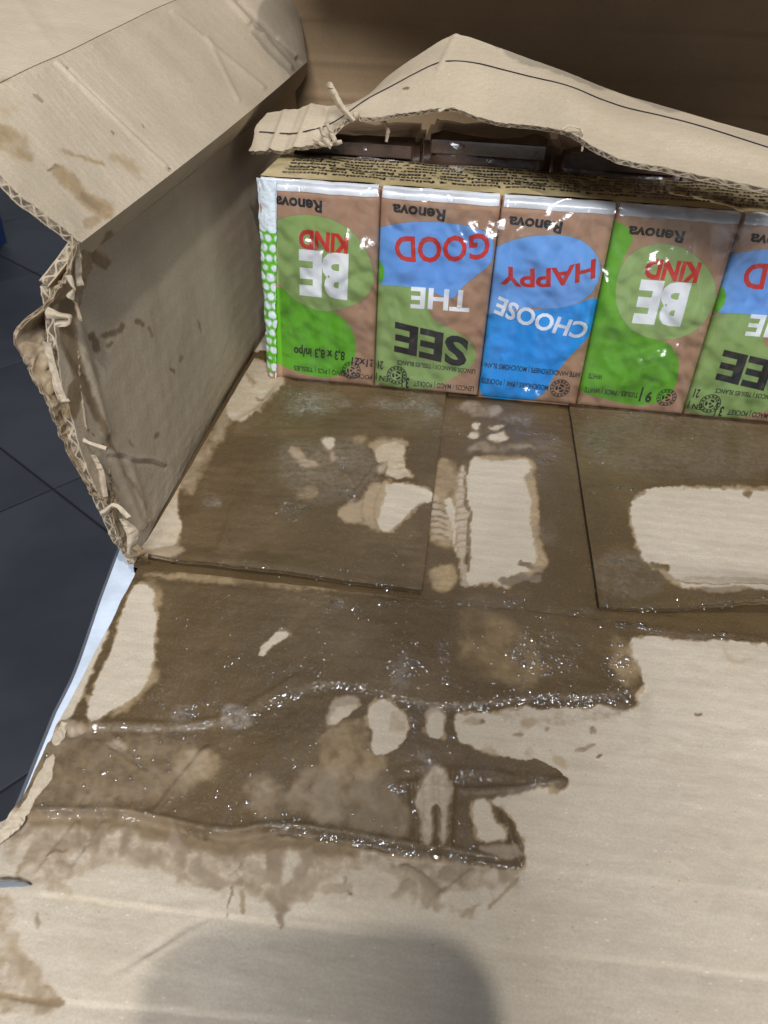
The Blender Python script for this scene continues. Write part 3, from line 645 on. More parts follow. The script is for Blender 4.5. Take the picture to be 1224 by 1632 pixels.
outline = pz([(222, 898), (212, 922), (203, 940), (193, 956), (178, 990), (160, 1022), (143, 1055), (124, 1092), (106, 1128), (93, 1152), (84, 1168), (76, 1182), (68, 1204), (55, 1226), (44, 1250), (30, 1276), (18, 1292), (0, 1308), (-30, 1322), (-60, 1336), (-60, 1395), (-20, 1396), (10, 1392), (30, 1393), (46, 1400), (52, 1408), (38, 1411), (14, 1412), (-20, 1418), (-60, 1424)], ZS)
outline = outline+[(-.135, -.05), (.26, -.05), (.26, .2078), (-.1115, .2078)]
front = adopt(sheet('front_panel', outline, .00048, h_front, FRONT, M_CARD, box, .0028, zplane=ZS))
def h_low(X, Y, px, py, F):
    h = worldnoise(X, Y, F, .0004)*sstep(.2078, .215, Y)
    h += wl(px, py, [(690, 680), (760, 684), (830, 690), (885, 693)], .0006, 2.5, 'step', 3)
    for a, b_ in (((743, 745), (748, 905)), ((726, 790), (728, 880))):
        h -= .0005*np.exp(-(segdist(px, py, np.array([a, b_], float), False)/3)**2)
    return h
lower = adopt(sheet('bottom_panel', [(-.1112, .2078), (.26, .2078), (.26, .575), (-.1175, .575), (-.1175, .226)], .0009, h_low, LOWER, M_CARD, box, .0028, zplane=ZS))
# the visible strip between the flaps gets its own fine grid inside the same part range
lf = pz([(222, 884), (245, 890), (300, 899), (380, 908), (450, 915), (560, 928), (672, 941), (710, 634)])
lf = lf+[(-.0046, .56), (-.1125, .56)]
def h_lf(X, Y, px, py, F):
    h = worldnoise(X, Y, F, .00045)+.0004
    h += .0016*sstep(.222, .2125, Y)*sstep(-.02, -.07, X)*(1+.4*fbm(X*160, Y*20, 3, 5))
    h += wl(px, py, [(600, 764), (640, 768), (687, 788)], .0009, 4, 'ridge', 2)+wl(px, py, [(380, 760), (480, 752), (600, 764)], .0005, 5, 'ridge', 2)
    h += wl(px, py, [(390, 690), (480, 686), (700, 688)], .0005, 5, 'ridge', 4)
    for a, b_ in (((371, 810), (350, 880)), ((345, 730), (310, 800)), ((600, 745), (560, 800)), ((505, 720), (560, 770)), ((440, 640), (405, 665)), ((395, 598), (408, 618))):
        h += .0006*np.exp(-(segdist(px, py, np.array([a, b_], float), False)/5)**2)
    for cx_, cy_, r in ((333, 800, 14), (480, 735, 22), (520, 640, 30), (650, 645, 35), (480, 790, 20), (640, 748, 20)):
        d = np.hypot(px-cx_, py-cy_); h += .0005*np.exp(-(d/r)**2)*fbm(X*500, Y*500, 3, 6)
    # rolled, torn skin in the back left corner
    d = segdist(px, py, np.array([(455, 612), (412, 660), (380, 680)], float), False); h += .0022*np.exp(-(d/9)**2)
    return h
flap_l = adopt(sheet('bottom_flap', lf, .0005, h_lf, FLAP_L, M_CARD, box, .0017, zplane=0.0, bottom=True))
rf = pz([(908, 652), (955, 965), (1000, 969), (1060, 974), (1120, 977), (1180, 979), (1224, 981)])
x1, y1 = rf[-1]
rf = [(rf[0][0], .56)]+rf+[(.26, y1+.003), (.26, .56)]
def h_rf(X, Y, px, py, F):
    h = worldnoise(X, Y, F, .00035)+.0003
    lift = .0085*sstep(.060, .135, X)*sstep(.245, .2135, Y)
    h += lift+.0006*sstep(.221, .213, Y)*fbm(X*500, Y*60, 4, 3)
    h += wl(px, py, [(955, 928), (1075, 931), (1224, 942), (1400, 950)], .0005, 4, 'step', 3)+wl(px, py, [(920, 780), (985, 778), (1020, 790)], .0004, 4, 'ridge', 3)
    return h
flap_r = adopt(sheet('bottom_flap', rf, .0005, h_rf, FLAP_R, M_CARD, box, .0017, zplane=0.0, bottom=True))

# ---- water standing in beads on the soaked board
M_WATER = bpy.data.materials.new('clear_water'); M_WATER.use_nodes = True; nt = M_WATER.node_tree; nt.nodes.remove(nt.nodes['Principled BSDF'])
tr = nt.nodes.new('ShaderNodeBsdfTransparent'); tr.inputs[0].default_value = (.99, .985, .98, 1); gl_ = nt.nodes.new('ShaderNodeBsdfGlossy'); gl_.inputs['Roughness'].default_value = .17
fr = nt.nodes.new('ShaderNodeFresnel'); fr.inputs[0].default_value = 1.5; mx = nt.nodes.new('ShaderNodeMixShader')
val(nt, mx.inputs[0], math_(nt, 'MULTIPLY_ADD', fr.outputs[0], .25, .16)); L(nt, tr.outputs[0], mx.inputs[1]); L(nt, gl_.outputs[0], mx.inputs[2]); L(nt, mx.outputs[0], nt.nodes['Material Output'].inputs[0])
def dome():
    V = [(0, 0, 1.0)]; Fq = []; nseg = 10
    for r_, z_ in ((.30, .91), (.58, .664), (.82, .328), (1.0, 0.0)):
        for q in range(nseg): a = 2*math.pi*q/nseg; V.append((r_*math.cos(a), r_*math.sin(a), z_))
    tri = [(0, 1+q, 1+(q+1) % nseg) for q in range(nseg)]; quad = []
    for k in range(3):
        for q in range(nseg): a = 1+k*nseg; quad.append((a+q, a+nseg+q, a+nseg+(q+1) % nseg, a+(q+1) % nseg))
    return np.array(V), np.array(tri), np.array(quad)
DV, DT, DQ = dome(); rsb = np.random.RandomState(3); BV = []; BT = []; BQ = []; cnt_ = 0
for ob, cnt in ((front, 850), (lower, 420), (flap_l, 800), (flap_r, 650)):
    me = ob.data; nv_ = len(me.vertices); co_ = np.empty(nv_*3, np.float32); me.vertices.foreach_get('co', co_); co_ = co_.reshape(-1, 3)
    at = {}
    for k in ('W', 'G', 'edge'):
        a = np.empty(nv_, np.float32); me.attributes[k].data.foreach_get('value', a); at[k] = a
    x_, y_ = co_[:, 0], co_[:, 1]
    cl = sstep(.05, .45, fbm(x_*75, y_*110, 4, 61))
    pr_ = (at['W'] > .72)*(at['edge'] < .5)*(.05+.55*cl*.6+at['G']*(.25+3.2*sstep(-.1, .4, fbm(x_*130, y_*200, 3, 62))))
    pxx, pyy = proj(co_); pr_ = pr_*(pxx > -20)*(pxx < 1250)*(pyy < 1650)*(co_[:, 2] > -.006)
    pk = rsb.choice(nv_, cnt, replace=False, p=pr_/pr_.sum())
    for v in pk:
        r_ = (.00030+.00046*rsb.rand()**2)*(1+1.1*at['G'][v]*rsb.rand()); a = rsb.randn()*.5; el = 1+1.6*rsb.rand()**3
        Q = DV*np.array([r_*el, r_, r_*(.42+.16*rsb.rand())]); c_, s_ = math.cos(a), math.sin(a)
        BV.append(np.stack([Q[:, 0]*c_-Q[:, 1]*s_, Q[:, 0]*s_+Q[:, 1]*c_, Q[:, 2]], 1)+co_[v]-np.array([0, 0, .00004])); BT.append(DT+cnt_); BQ.append(DQ+cnt_); cnt_ += len(DV)
beads = mesh_obj('water_beads', np.vstack(BV), [np.vstack(BT), np.vstack(BQ)], M_WATER, None, True)
tag(beads, 'tiny glinting beads of water scattered over the soaked brown cardboard', 'water', kind='stuff')

# ---- left side wall with its folded-out flap
def X(px, py, x): return P(px, py, 'X', x)
def Yp(px, py, y): return P(px, py, 'Y', y)
def Zp(px, py, z): return P(px, py, 'Z', z)
F0 = np.array([-.1125, .2175, .114]); F1 = np.array([-.1120, .5450, .1262])
base = [Zp(222, 884, .0), Zp(262, 806, .0), Zp(318, 706, .0), Zp(385, 590, .0), np.array([-.1135, .46, 0]), np.array([-.113, .56, 0])]
ys = [.212, .250, .300, .37, .46, .556]
wall_rows = []
for t, z in enumerate((0, .006, .028, .055, .080, .102)):
    r = []
    for k, y in enumerate(ys):
        if z == 0: r.append(np.array([base[k][0]-.0008, base[k][1] if k else .210, -.0015]))
        else: r.append(np.array([-.1136-.085*z, y-(.011*math.sin(math.pi*min(1, z/.106)) if k == 0 else 0), z+.006*(y-.21)/.35*(t/5)]))
    wall_rows.append(r)
WALLST = [
 ('p', {'W': .55, 'O': .15}, 3, [(100, 440), (125, 450), (118, 520), (126, 565), (150, 640), (172, 690), (186, 722), (176, 722), (158, 680), (135, 640), (118, 600), (100, 560), (90, 500)]),
 ('p', {'W': .6, 'O': .3}, 3, [(105, 610), (125, 600), (130, 640), (122, 675), (108, 660)]),
 ('s', {'W': .6}, 2.5, [(146, 536), (152, 545), (155, 556)], 6), ('s', {'W': .55}, 2.5, [(165, 536), (180, 530), (193, 526), (196, 518)], 5), ('s', {'W': .5}, 2, [(172, 550), (178, 545)], 3), ('s', {'W': .5}, 2, [(218, 512), (226, 518)], 4), ('s', {'W': .4}, 2, [(238, 522), (243, 535)], 3),
 ('s', {'W': .4}, 2, [(315, 510), (320, 530)], 2), ('s', {'W': .55}, 2, [(271, 588), (276, 594)], 3), ('s', {'W': .35}, 2, [(287, 575), (290, 568)], 4), ('s', {'W': .55}, 1.5, [(247, 697), (252, 689)], 2.5), ('s', {'W': .45}, 2, [(207, 702), (214, 710)], 2.5),
 ('s', {'W': .2}, 4, [(375, 490), (360, 560), (335, 600), (322, 640), (330, 690)], 3), ('s', {'W': .2}, 4, [(382, 560), (355, 600), (330, 660), (300, 710), (275, 745)], 5),
 ('s', {'W': .35}, 4, [(190, 745), (230, 800), (232, 840)], 3),
 ('s', {'W': .5, 'O': .5}, 6, [(140, 400), (165, 420)], 10),
]
def d_wall(px, py, u, v, F):
    d = .0006*np.exp(-(segdist(px, py, chaikin([(172, 722), (195, 722), (215, 732), (240, 730), (262, 740)], 2, False), False)/2.5)**2)*1.2
    d -= .0005*np.exp(-(segdist(px, py, chaikin([(172, 727), (195, 727), (215, 738), (240, 736), (262, 745)], 2, False), False)/3)**2)
    for a, b_ in (((180, 725), (226, 840)), ((205, 735), (235, 830)), ((120, 500), (170, 690))):
        d += .0009*np.exp(-(segdist(px, py, np.array([a, b_], float), False)/7)**2)
    return d
adopt(loft('side_wall', wall_rows, 150, 260, M_WALL, box, .003, WALLST, bump=.0006, bscale=35, rag=(0, 0, .0014, 0), dfun=d_wall, flute='r', flip=False))
# crease band and folded-out flap
band = [[r for r in wall_rows[-1]], [np.array([-.1175, .2155, .108])]+[np.array([-.1160, y, .1085+.008*(y-.21)/.35]) for y in ys[1:]],
        [F0]+[F0*(1-s)+F1*s+np.array([0, 0, -.0015*math.sin(math.pi*s)]) for s in (.12, .27, .47, .75)]+[F1]]
FLAPST = [
 ('p', {'W': .40, 'O': .9}, 7, [(-40, 195), (15, 200), (40, 222), (62, 262), (40, 262), (0, 240), (-40, 240)]),
 ('p', {'W': .5, 'O': .5}, 5, [(-20, 205), (15, 205), (24, 222), (0, 226), (-20, 224)]),
 ('p', {'W': .12, 'O': .6}, 10, [(-20, 140), (25, 150), (30, 190), (-20, 190)]),
 ('s', {'W': .34, 'O': .9}, 5, [(95, 275), (120, 300), (150, 330), (170, 338)], 12), ('s', {'W': .52, 'O': .4}, 3, [(133, 312), (150, 326), (160, 330)], 6),
 ('s', {'W': .36, 'O': .8}, 4, [(100, 240), (130, 252), (165, 262)], 3), ('s', {'W': .5}, 2, [(76, 272), (90, 265)], 3), ('s', {'W': .24, 'O': .8}, 6, [(180, 255), (215, 262), (225, 280)], 7),
 ('s', {'W': .45}, 2, [(56, 150), (68, 162)], 3), ('s', {'W': .45}, 1.5, [(176, 209), (180, 212)], 2), ('s', {'W': .45}, 1.5, [(225, 199), (229, 201)], 2),
 ('p', {'W': .3, 'O': .6}, 4, [(130, 345), (165, 340), (155, 362), (132, 370)]), ('s', {'W': .5, 'O': .6}, 5, [(175, 375), (160, 410), (150, 430)], 7), ('p', {'W': .4, 'O': .5}, 5, e(5, 125, 12, 5)),
]
adopt(loft('fold_band', band, 24, 260, M_WALL, box, .003, FLAPST, bump=.0003, flip=False, fade=(.3, .4)))
fl2 = [X(-40, 150, -.158), X(40, 113, -.156), X(110, 82, -.157), X(185, 45, -.158), X(282, 0, -.160), X(400, -40, -.155)]
fl0 = [F0+np.array([-.0, 0, .0])]+[b_.copy() for b_ in band[-1][1:]]
FR0 = X(130, 385, -.1125)
def mix(a, b, t): return a*(1-t)+b*t
mid1 = [X(60, 330, -.122), mix(fl0[1], fl2[1], .35), mix(fl0[2], fl2[2], .35), mix(fl0[3], fl2[3], .35), mix(fl0[4], fl2[4], .35), X(480, 40, -.118)]
mid2 = [X(-10, 268, -.134), mix(fl0[1], fl2[1], .7), mix(fl0[2], fl2[2], .7), mix(fl0[3], fl2[3], .7), mix(fl0[4], fl2[4], .7), X(462, -10, -.128)]
fl2[0] = X(-80, 175, -.158)
def d_flap(px, py, u, v, F):
    d = np.zeros(len(px))
    for a, b_, am in (((90, 100), (265, 265), 1.0), ((110, 110), (290, 290), -.7), ((275, 20), (420, 140), .7), ((365, 0), (470, 115), 1.4), ((380, 0), (480, 100), -1.2), ((420, 55), (470, 90), 1.5), ((400, 40), (440, 60), -1.3), ((330, 60), (380, 160), .5)):
        d += am*.0010*np.exp(-(segdist(px, py, np.array([a, b_], float), False)/3.5)**2)
    return d
adopt(loft('side_flap', [fl0, mid1, mid2, fl2], 120, 260, M_WALL, box, .003, FLAPST, bump=.0005, bscale=40, rag=(0, 0, .0010, .0008), dfun=d_flap, flute='c', flip=False, fade=(.08, .06)))
fl3 = [p+np.array([-.10, .01, .012]) for p in fl2]
def d_up(px, py, u, v, F):
    d = np.zeros(len(px))
    for a, b_, am in (((30, 0), (90, 90), 1.0), ((60, 0), (100, 60), -.6)):
        d += am*.0006*np.exp(-(segdist(px, py, np.array([a, b_], float), False)/6)**2)
    return d
fl2b = [p+np.array([-.0003, 0, .0002]) for p in fl2]
adopt(loft('upper_flap', [fl2b, [mix(a, b, .5)+np.array([0, 0, -.001]) for a, b in zip(fl2b, fl3)], fl3], 60, 160, M_WALL, box, .003, [('p', {'W': .4, 'O': .6}, 5, e(5, 125, 14, 5))], bump=.0006, bscale=30, dfun=d_up, flip=False, fade=(.1, 0)))

# torn remnant of the front corner, bent outwards
inner = [(138, 386), (144, 425), (132, 462), (128, 495), (126, 540), (126, 590), (130, 640), (142, 690), (174, 716), (176, 760), (180, 790), (205, 840), (216, 876)]
outer = [(118, 388), (104, 442), (78, 482), (24, 531), (42, 570), (62, 612), (82, 656), (98, 690), (122, 734), (150, 784), (172, 806), (186, 850), (200, 880)]
ri = [X(x, y, -.1139-.085*max(0, X(x, y, -.115)[2])+.0008) for x, y in inner]
ro = [Yp(x, y, .197+.012*abs(i-6)/6) for i, (x, y) in enumerate(outer)]
rm = [mix(a, b, .5)+np.array([-.001, .0035, 0]) for a, b in zip(ri, ro)]
REM = [
 ('p', {'W': .58, 'O': .35}, 4, [(60, 505), (85, 480), (110, 478), (120, 500), (118, 540), (100, 560), (80, 530)]),
 ('p', {'W': .2, 'O': .7}, 5, [(60, 480), (90, 470), (75, 500), (50, 525)]),
 ('p', {'W': .62, 'O': .2}, 4, [(100, 600), (118, 600), (122, 640), (112, 668), (100, 650)]),
 ('p', {'W': .35}, 4, [(75, 560), (100, 580), (108, 620), (95, 650), (80, 610)]),
 ('s', {'W': .7}, 2, [(160, 730), (172, 760), (176, 790)], 3), ('s', {'W': .65}, 2, [(98, 655), (110, 690), (135, 710)], 3),
]
adopt(loft('torn_corner_strip', [ri, rm, ro], 60, 420, M_WALL, box, .0012, REM, bump=.0017, bscale=85, crumple=True, rag=(.0007, .0008, 0, 0), flip=False, base={'W': .30, 'O': .25}))  # base tone darkens the strip for its stains and for shade alike
def shred(pts, w0, y, seed, name='paper_shred', wet=.1):
    """a curled strip of torn liner paper along a path of photo positions in the plane Y = y"""
    P3 = np.array([Yp(a, b, y) for a, b in pts]); rs = np.random.RandomState(seed)
    t = np.gradient(P3, axis=0); t /= np.linalg.norm(t, axis=1)[:, None]
    s = np.cross(t, rs.randn(3)*.4+np.array([0, -1, .3])); s /= np.linalg.norm(s, axis=1)[:, None]
    w0 = w0*.62
    a = [p+si*w0*(.3+1.1*rs.rand()) for p, si in zip(P3, s)]; b = [p-si*w0*(.3+1.1*rs.rand())+np.array([0, -w0*.5*rs.rand(), 0]) for p, si in zip(P3, s)]
    c = [mix(p, q, .5)+np.array([0, -w0*.7, w0*.3]) for p, q in zip(a, b)]
    return adopt(loft(name, [a, c, b], 14, 60, M_PAPER, box, .0004, [('P', {'W': wet}, 1, [(-900, -900), (3000, -900), (3000, 3000), (-900, 3000)])], bump=.0007, bscale=120, crumple=True, rag=(.0003, .0003, .0006, .0006)))
for k, (pts, w0, y, wt) in enumerate((
        ([(124, 392), (128, 412), (122, 440), (126, 455)], .0022, .212, .0),
        ([(112, 440), (118, 460), (110, 472)], .0018, .207, .1),
        ([(78, 498), (96, 500), (112, 505), (110, 512), (92, 515)], .0022, .203, .15),
        ([(76, 545), (86, 590), (96, 625), (104, 640)], .0030, .203, .12),
        ([(92, 650), (112, 688), (140, 704), (170, 714)], .0018, .205, .1),
        ([(150, 725), (160, 750), (168, 790)], .0020, .206, .2),
        ([(166, 816), (185, 806), (204, 824)], .0028, .205, .0),
        ([(196, 826), (210, 850), (206, 880)], .0026, .207, .05),
        ([(200, 868), (216, 880), (236, 886)], .0016, .208, .7),
        ([(206, 886), (222, 880), (214, 872)], .0020, .206, .6),
        ([(116, 470), (124, 490), (128, 510)], .0012, .2095, .3))):
    shred(pts, w0, y, k+3, wet=wt)
# torn liner along the left border of the front panel
adopt(loft('torn_liner', [[Zp(x, y, -.0022) for x, y in ((96, 1150), (80, 1190), (60, 1235), (38, 1275), (6, 1312), (-20, 1335))],
      [Zp(x, y, -.0016) for x, y in ((103, 1152), (90, 1192), (72, 1236), (48, 1278), (20, 1316), (-10, 1342))],
      [Zp(x, y, -.0022) for x, y in ((110, 1154), (98, 1194), (84, 1238), (56, 1282), (34, 1320), (0, 1350))]], 16, 120, M_PAPER, box, .0005, [], bump=.0006, bscale=120, crumple=True, rag=(.0009, .0012, 0, 0), flip=True))

# ---- back wall, its crease lines, right wall, closed lid part
def d_back(px, py, u, v, F):
    z = u*.30; d = np.zeros(len(px))
    for zz in (.105, .125, .148, .172): d += .0012*np.exp(-((z-zz-.004*v)/.0015)**2)
    return d
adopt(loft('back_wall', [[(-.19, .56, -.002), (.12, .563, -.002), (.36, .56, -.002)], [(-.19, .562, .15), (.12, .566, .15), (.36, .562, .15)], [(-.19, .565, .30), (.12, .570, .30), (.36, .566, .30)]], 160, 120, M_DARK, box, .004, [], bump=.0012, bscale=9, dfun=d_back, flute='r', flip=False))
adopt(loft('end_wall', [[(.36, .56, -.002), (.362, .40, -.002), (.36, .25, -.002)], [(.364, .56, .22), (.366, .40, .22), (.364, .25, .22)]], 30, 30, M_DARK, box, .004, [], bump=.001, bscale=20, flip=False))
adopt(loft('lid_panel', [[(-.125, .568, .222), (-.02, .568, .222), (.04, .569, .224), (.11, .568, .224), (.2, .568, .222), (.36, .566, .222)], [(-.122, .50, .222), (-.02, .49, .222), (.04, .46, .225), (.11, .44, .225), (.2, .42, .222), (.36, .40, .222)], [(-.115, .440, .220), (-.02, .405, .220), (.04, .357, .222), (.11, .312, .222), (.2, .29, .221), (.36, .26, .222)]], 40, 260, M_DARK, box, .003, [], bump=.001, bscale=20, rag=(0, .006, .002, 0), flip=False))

# ---- torn strip of the old front panel bridging over the packs
lo = [(398, 240, .405), (440, 240, .402), (480, 236, .400), (515, 222, .398), (552, 190, .400), (600, 188, .401), (650, 178, .398), (715, 172, .392), (780, 192, .382), (850, 201, .368), (905, 211, .352), (945, 232, .340), (1000, 255, .330), (1100, 276, .318), (1224, 300, .305), (1330, 322, .294)]
hi = [(425, 180, .425), (455, 176, .424), (500, 166, .424), (530, 168, .426), (575, 160, .432), (620, 120, .434), (672, 84, .432), (727, 56, .430), (790, 74, .425), (850, 96, .414), (905, 116, .404), (960, 138, .396), (1010, 156, .388), (1110, 184, .372), (1224, 216, .356), (1330, 246, .344)]
L3 = [Yp(*p) for p in lo]; H3 = [Yp(*p) for p in hi]
M3 = [mix(a, b, .5)+np.array([0, -.001, .003]) for a, b in zip(L3, H3)]
M1 = [mix(a, b, .2)+np.array([0, 0, .0006]) for a, b in zip(L3, H3)]
def d_strip(px, py, u, v, F):
    d = np.zeros(len(px))
    for a, b_, am in (((455, 180), (432, 240), 1.6), ((497, 170), (470, 236), 1.5), ((475, 172), (450, 240), -1.0), ((520, 175), (505, 225), -1.4), ((727, 56), (700, 110), .9), ((590, 160), (640, 120), .5)):
        d += am*.0008*np.exp(-(segdist(px, py, np.array([a, b_], float), False)/5)**2)
    return d
strip = adopt(loft('torn_strip', [L3, M1, M3, H3], 110, 520, M_WALL, box, .0022, [('s', {'W': .7}, 1.2, [(642, 141), (650, 140)], 2)], bump=.00025, bscale=40, rag=(.0011, .0004, .0008, 0), dfun=d_strip, flute='r', flip=True))
strip.name = 'torn_strip'
def lnpath(pts, wdt, name, mat, fn, parent):
    Q = np.array(fn(pts)); t = np.gradient(Q, axis=0); t /= np.linalg.norm(t, axis=1)[:, None]
    s = np.cross(t, np.array([0, -.6, .8])); s /= np.linalg.norm(s, axis=1)[:, None]
    V = np.vstack([Q+s*wdt, Q-s*wdt]); n = len(Q); i = np.arange(n-1)
    return mesh_obj(name, V, np.stack([i, i+1, i+n+1, i+n], 1), mat, parent)
# printed line: sampled on the strip's own surface
sm = strip.data; nn = 110*520
co_ = np.empty(len(sm.vertices)*3, np.float32); sm.vertices.foreach_get('co', co_); SV = co_.reshape(-1, 3)[:nn].reshape(110, 520, 3)
spx, spy = proj(SV.reshape(-1, 3)); spx = spx.reshape(110, 520); spy = spy.reshape(110, 520)
bline = chaikin([(412, 210), (440, 212), (470, 214), (490, 208), (510, 205), (540, 192), (580, 160), (620, 140), (660, 118), (700, 98), (720, 97), (760, 100), (800, 112), (860, 126), (905, 136), (960, 160), (1000, 174), (1060, 186), (1120, 202), (1224, 236), (1330, 268)], 2, False)
pts = []
Nrm = np.cross(np.gradient(SV, axis=1), np.gradient(SV, axis=0)); Nrm /= np.linalg.norm(Nrm, axis=2)[:, :, None]+1e-12
sgn = np.sign((Nrm*(CAM-SV)).sum(2).mean())
for c in range(4, 516, 2):
    yl = np.interp(spx[:, c], bline[:, 0], bline[:, 1]); k = int(np.argmin(np.abs(spy[:, c]-yl)))
    if 1 < k < 108 and abs(spy[k, c]-yl[k]) < 4:
        # refine between rows
        pts.append(SV[k, c]+Nrm[k, c]*sgn*.00025)
pts = np.array(pts)
ker = np.ones(9)/9
pts = np.stack([np.convolve(np.pad(pts[:, i], 4, 'edge'), ker, 'valid') for i in range(3)], 1)
adopt(lnpath(None, .00033, 'printed_line', M_INK, lambda _: pts, strip)).matrix_parent_inverse = Matrix.Identity(4)
for k, (pp, w0, y, wt) in enumerate((([(524, 134), (531, 150), (543, 170), (566, 192)], .0026, .398, 0), ([(512, 205), (520, 222), (530, 232)], .0024, .396, .05), ([(500, 222), (518, 232), (545, 228)], .0018, .397, .05), ([(522, 200), (530, 214), (534, 226)], .0014, .394, .0), ([(608, 190), (618, 205), (616, 226)], .0020, .410, .25), ([(926, 205), (930, 222), (927, 240)], .0006, .346, .0), ([(896, 206), (910, 200), (926, 206)], .0009, .348, .0), ([(700, 176), (722, 170), (740, 180)], .0012, .392, .1))):
    shred(pp, w0, y, k+40, wet=wt)

# ------------------------------------------------------------------ tissue packs
YF = .366
def fz(pts):                                        # photo positions -> (x, z) on the packs' front plane
    return [(P(x, y, 'Y', YF)[0], P(x, y, 'Y', YF)[2]) for x, y in pts]
def z2(pts): return [(400+x/2.914, 220+y/2.914) for x, y in pts]
def z3(pts): return [(780+x/2.757, 280+y/2.757) for x, y in pts]
PK = [(-.0989, -.0426), (-.0422, .0119), (.0123, .0626), (.0630, .1162), (.1167, .1702)]
ZT = .0985
BL = {
 'kind1': {'b1': z2([(120, 680), (170, 700), (210, 750), (280, 785), (350, 800), (400, 805), (460, 860), (490, 930), (490, 1010), (450, 1075), (380, 1105), (300, 1100), (200, 1070), (110, 1030), (20, 1030), (20, 680)]),
           'b2': z2([(60, 420), (130, 370), (200, 350), (300, 350), (400, 378), (480, 430), (540, 510), (574, 610), (570, 690), (520, 750), (430, 790), (340, 802), (270, 782), (210, 750), (160, 700), (100, 640), (60, 560)])},
 'good': {'b1': z2([(560, 672), (700, 675), (800, 680), (835, 720), (822, 790), (850, 840), (930, 880), (1010, 920), (1045, 980), (1040, 1040), (980, 1080), (900, 1130), (830, 1160), (700, 1155), (600, 1135), (540, 1120)]),
          'b2': z2([(560, 425), (640, 397), (740, 383), (840, 382), (960, 392), (1060, 415), (1120, 445), (1130, 500), (1118, 580), (1050, 630), (975, 690), (945, 740), (905, 735), (830, 700), (760, 685), (690, 680), (560, 676)]),
          'b3': z2([(575, 560), (600, 560), (622, 600), (622, 640), (600, 680), (570, 680)])},
 'happy': {'b1': z3([(-60, 580), (60, 590), (240, 585), (380, 560), (440, 530), (478, 535), (478, 600), (440, 700), (370, 765), (310, 830), (270, 890), (240, 950), (180, 985), (60, 985), (-60, 970)]),
           'b2': z3([(-60, 350), (20, 315), (90, 280), (160, 262), (280, 250), (390, 266), (460, 320), (492, 390), (475, 470), (430, 530), (350, 568), (270, 580), (180, 572), (60, 590), (-60, 620)])},
 'kind2': {'b1': z3([(480, 180), (575, 200), (615, 230), (632, 280), (600, 330), (555, 440), (560, 560), (600, 660), (700, 710), (780, 720), (825, 780), (830, 850), (815, 920), (770, 975), (700, 1000), (600, 1000), (500, 970), (380, 945), (330, 700)]),
           'b2': z3([(550, 500), (560, 430), (600, 350), (670, 303), (760, 288), (860, 310), (945, 380), (990, 460), (992, 550), (950, 630), (880, 690), (800, 712), (720, 712), (650, 690), (590, 640), (555, 570)])},
}
OFF5 = PK[4][0]-PK[1][0]
TYPES = ['kind1', 'good', 'happy', 'kind2', 'good']
BROWN = (.42, .25, .16)
COLS = {'kind1': ((.12, .42, .014), (.29, .42, .14), (.1, .4, .02)), 'kind2': ((.13, .41, .018), (.30, .43, .155), (.1, .4, .02)),
        'good': ((.27, .40, .13), (.15, .38, .82), (.12, .45, .02)), 'happy': ((.008, .33, .84), (.16, .40, .83), (.1, .4, .02))}
def packmat(name, cols):
    m, nt, b = newmat(name); co = objco(nt)
    n = noise(nt, co, 200, 3); c = mixc(nt, maprange(nt, n, .3, .7), tuple(q*.96 for q in BROWN), tuple(q*1.03 for q in BROWN))
    for k, cc in zip(('b1', 'b2', 'b3'), cols):
        c = mixc(nt, maprange(nt, attr(nt, k), .00012, -.00012), c, cc)
    # a faint outline where the printed shapes overlap
    ln = math_(nt, 'ABSOLUTE', attr(nt, 'b2')); c = mixc(nt, maprange(nt, ln, .00018, .00008, 0, .35), c, (.10, .12, .05))
    L(nt, c, b.inputs['Base Color']); b.inputs['Roughness'].default_value = .36
    b.inputs['Coat Weight'].default_value = .6; b.inputs['Coat Roughness'].default_value = .12
    vc = voro(nt, scaled(nt, co, (1, 1, .6)), 48, 'DISTANCE_TO_EDGE'); cr = maprange(nt, vc.outputs['Distance'], 0, .16)
    h = bumpn(nt, math_(nt, 'MULTIPLY_ADD', cr, .35, noise(nt, scaled(nt, co, (1, 1, .55)), 75, 3, .55)), .14, .0012); L(nt, h, b.inputs['Normal']); L(nt, h, b.inputs['Coat Normal'])
    return m
PM = {k: packmat('printed_film_'+n_, COLS[k]) for k, n_ in (('kind1', 'green_circle'), ('kind2', 'pale_green_circle'), ('good', 'blue_and_olive'), ('happy', 'blue'))}
def bulge(i, x, z):
    x0, x1 = PK[i]; u = np.clip((x-x0)/(x1-x0), 0, 1); v = np.clip(z/ZT, 0, 1)
    e_ = np.minimum(np.minimum(u, 1-u)*(x1-x0), np.minimum(v, 1-v)*ZT)
    r = .0022*np.sqrt(np.clip(1-(1-np.clip(e_/.0035, 0, 1))**2, 0, 1))
    wr = .00035*fbm(x*110+i*9, z*80, 3, 40+i)+.0005*fbm(x*40+i*3, z*30, 2, 50+i)
    if i == 0: wr = wr-.0016*sstep(.009, 0, (x-x0))
    return r+wr*sstep(0, .004, e_)
def textmesh(body, off=0.0, shear=0.0):
    cu = bpy.data.curves.new('t', 'FONT'); cu.body = body; cu.size = 1; cu.offset = off; cu.shear = shear; cu.resolution_u = 3
    ob = bpy.data.objects.new('t', cu); COL.objects.link(ob); bpy.context.view_layer.update()
    me = bpy.data.meshes.new_from_object(ob.evaluated_get(bpy.context.evaluated_depsgraph_get()))
    bpy.data.objects.remove(ob); bpy.data.curves.remove(cu)
    return me
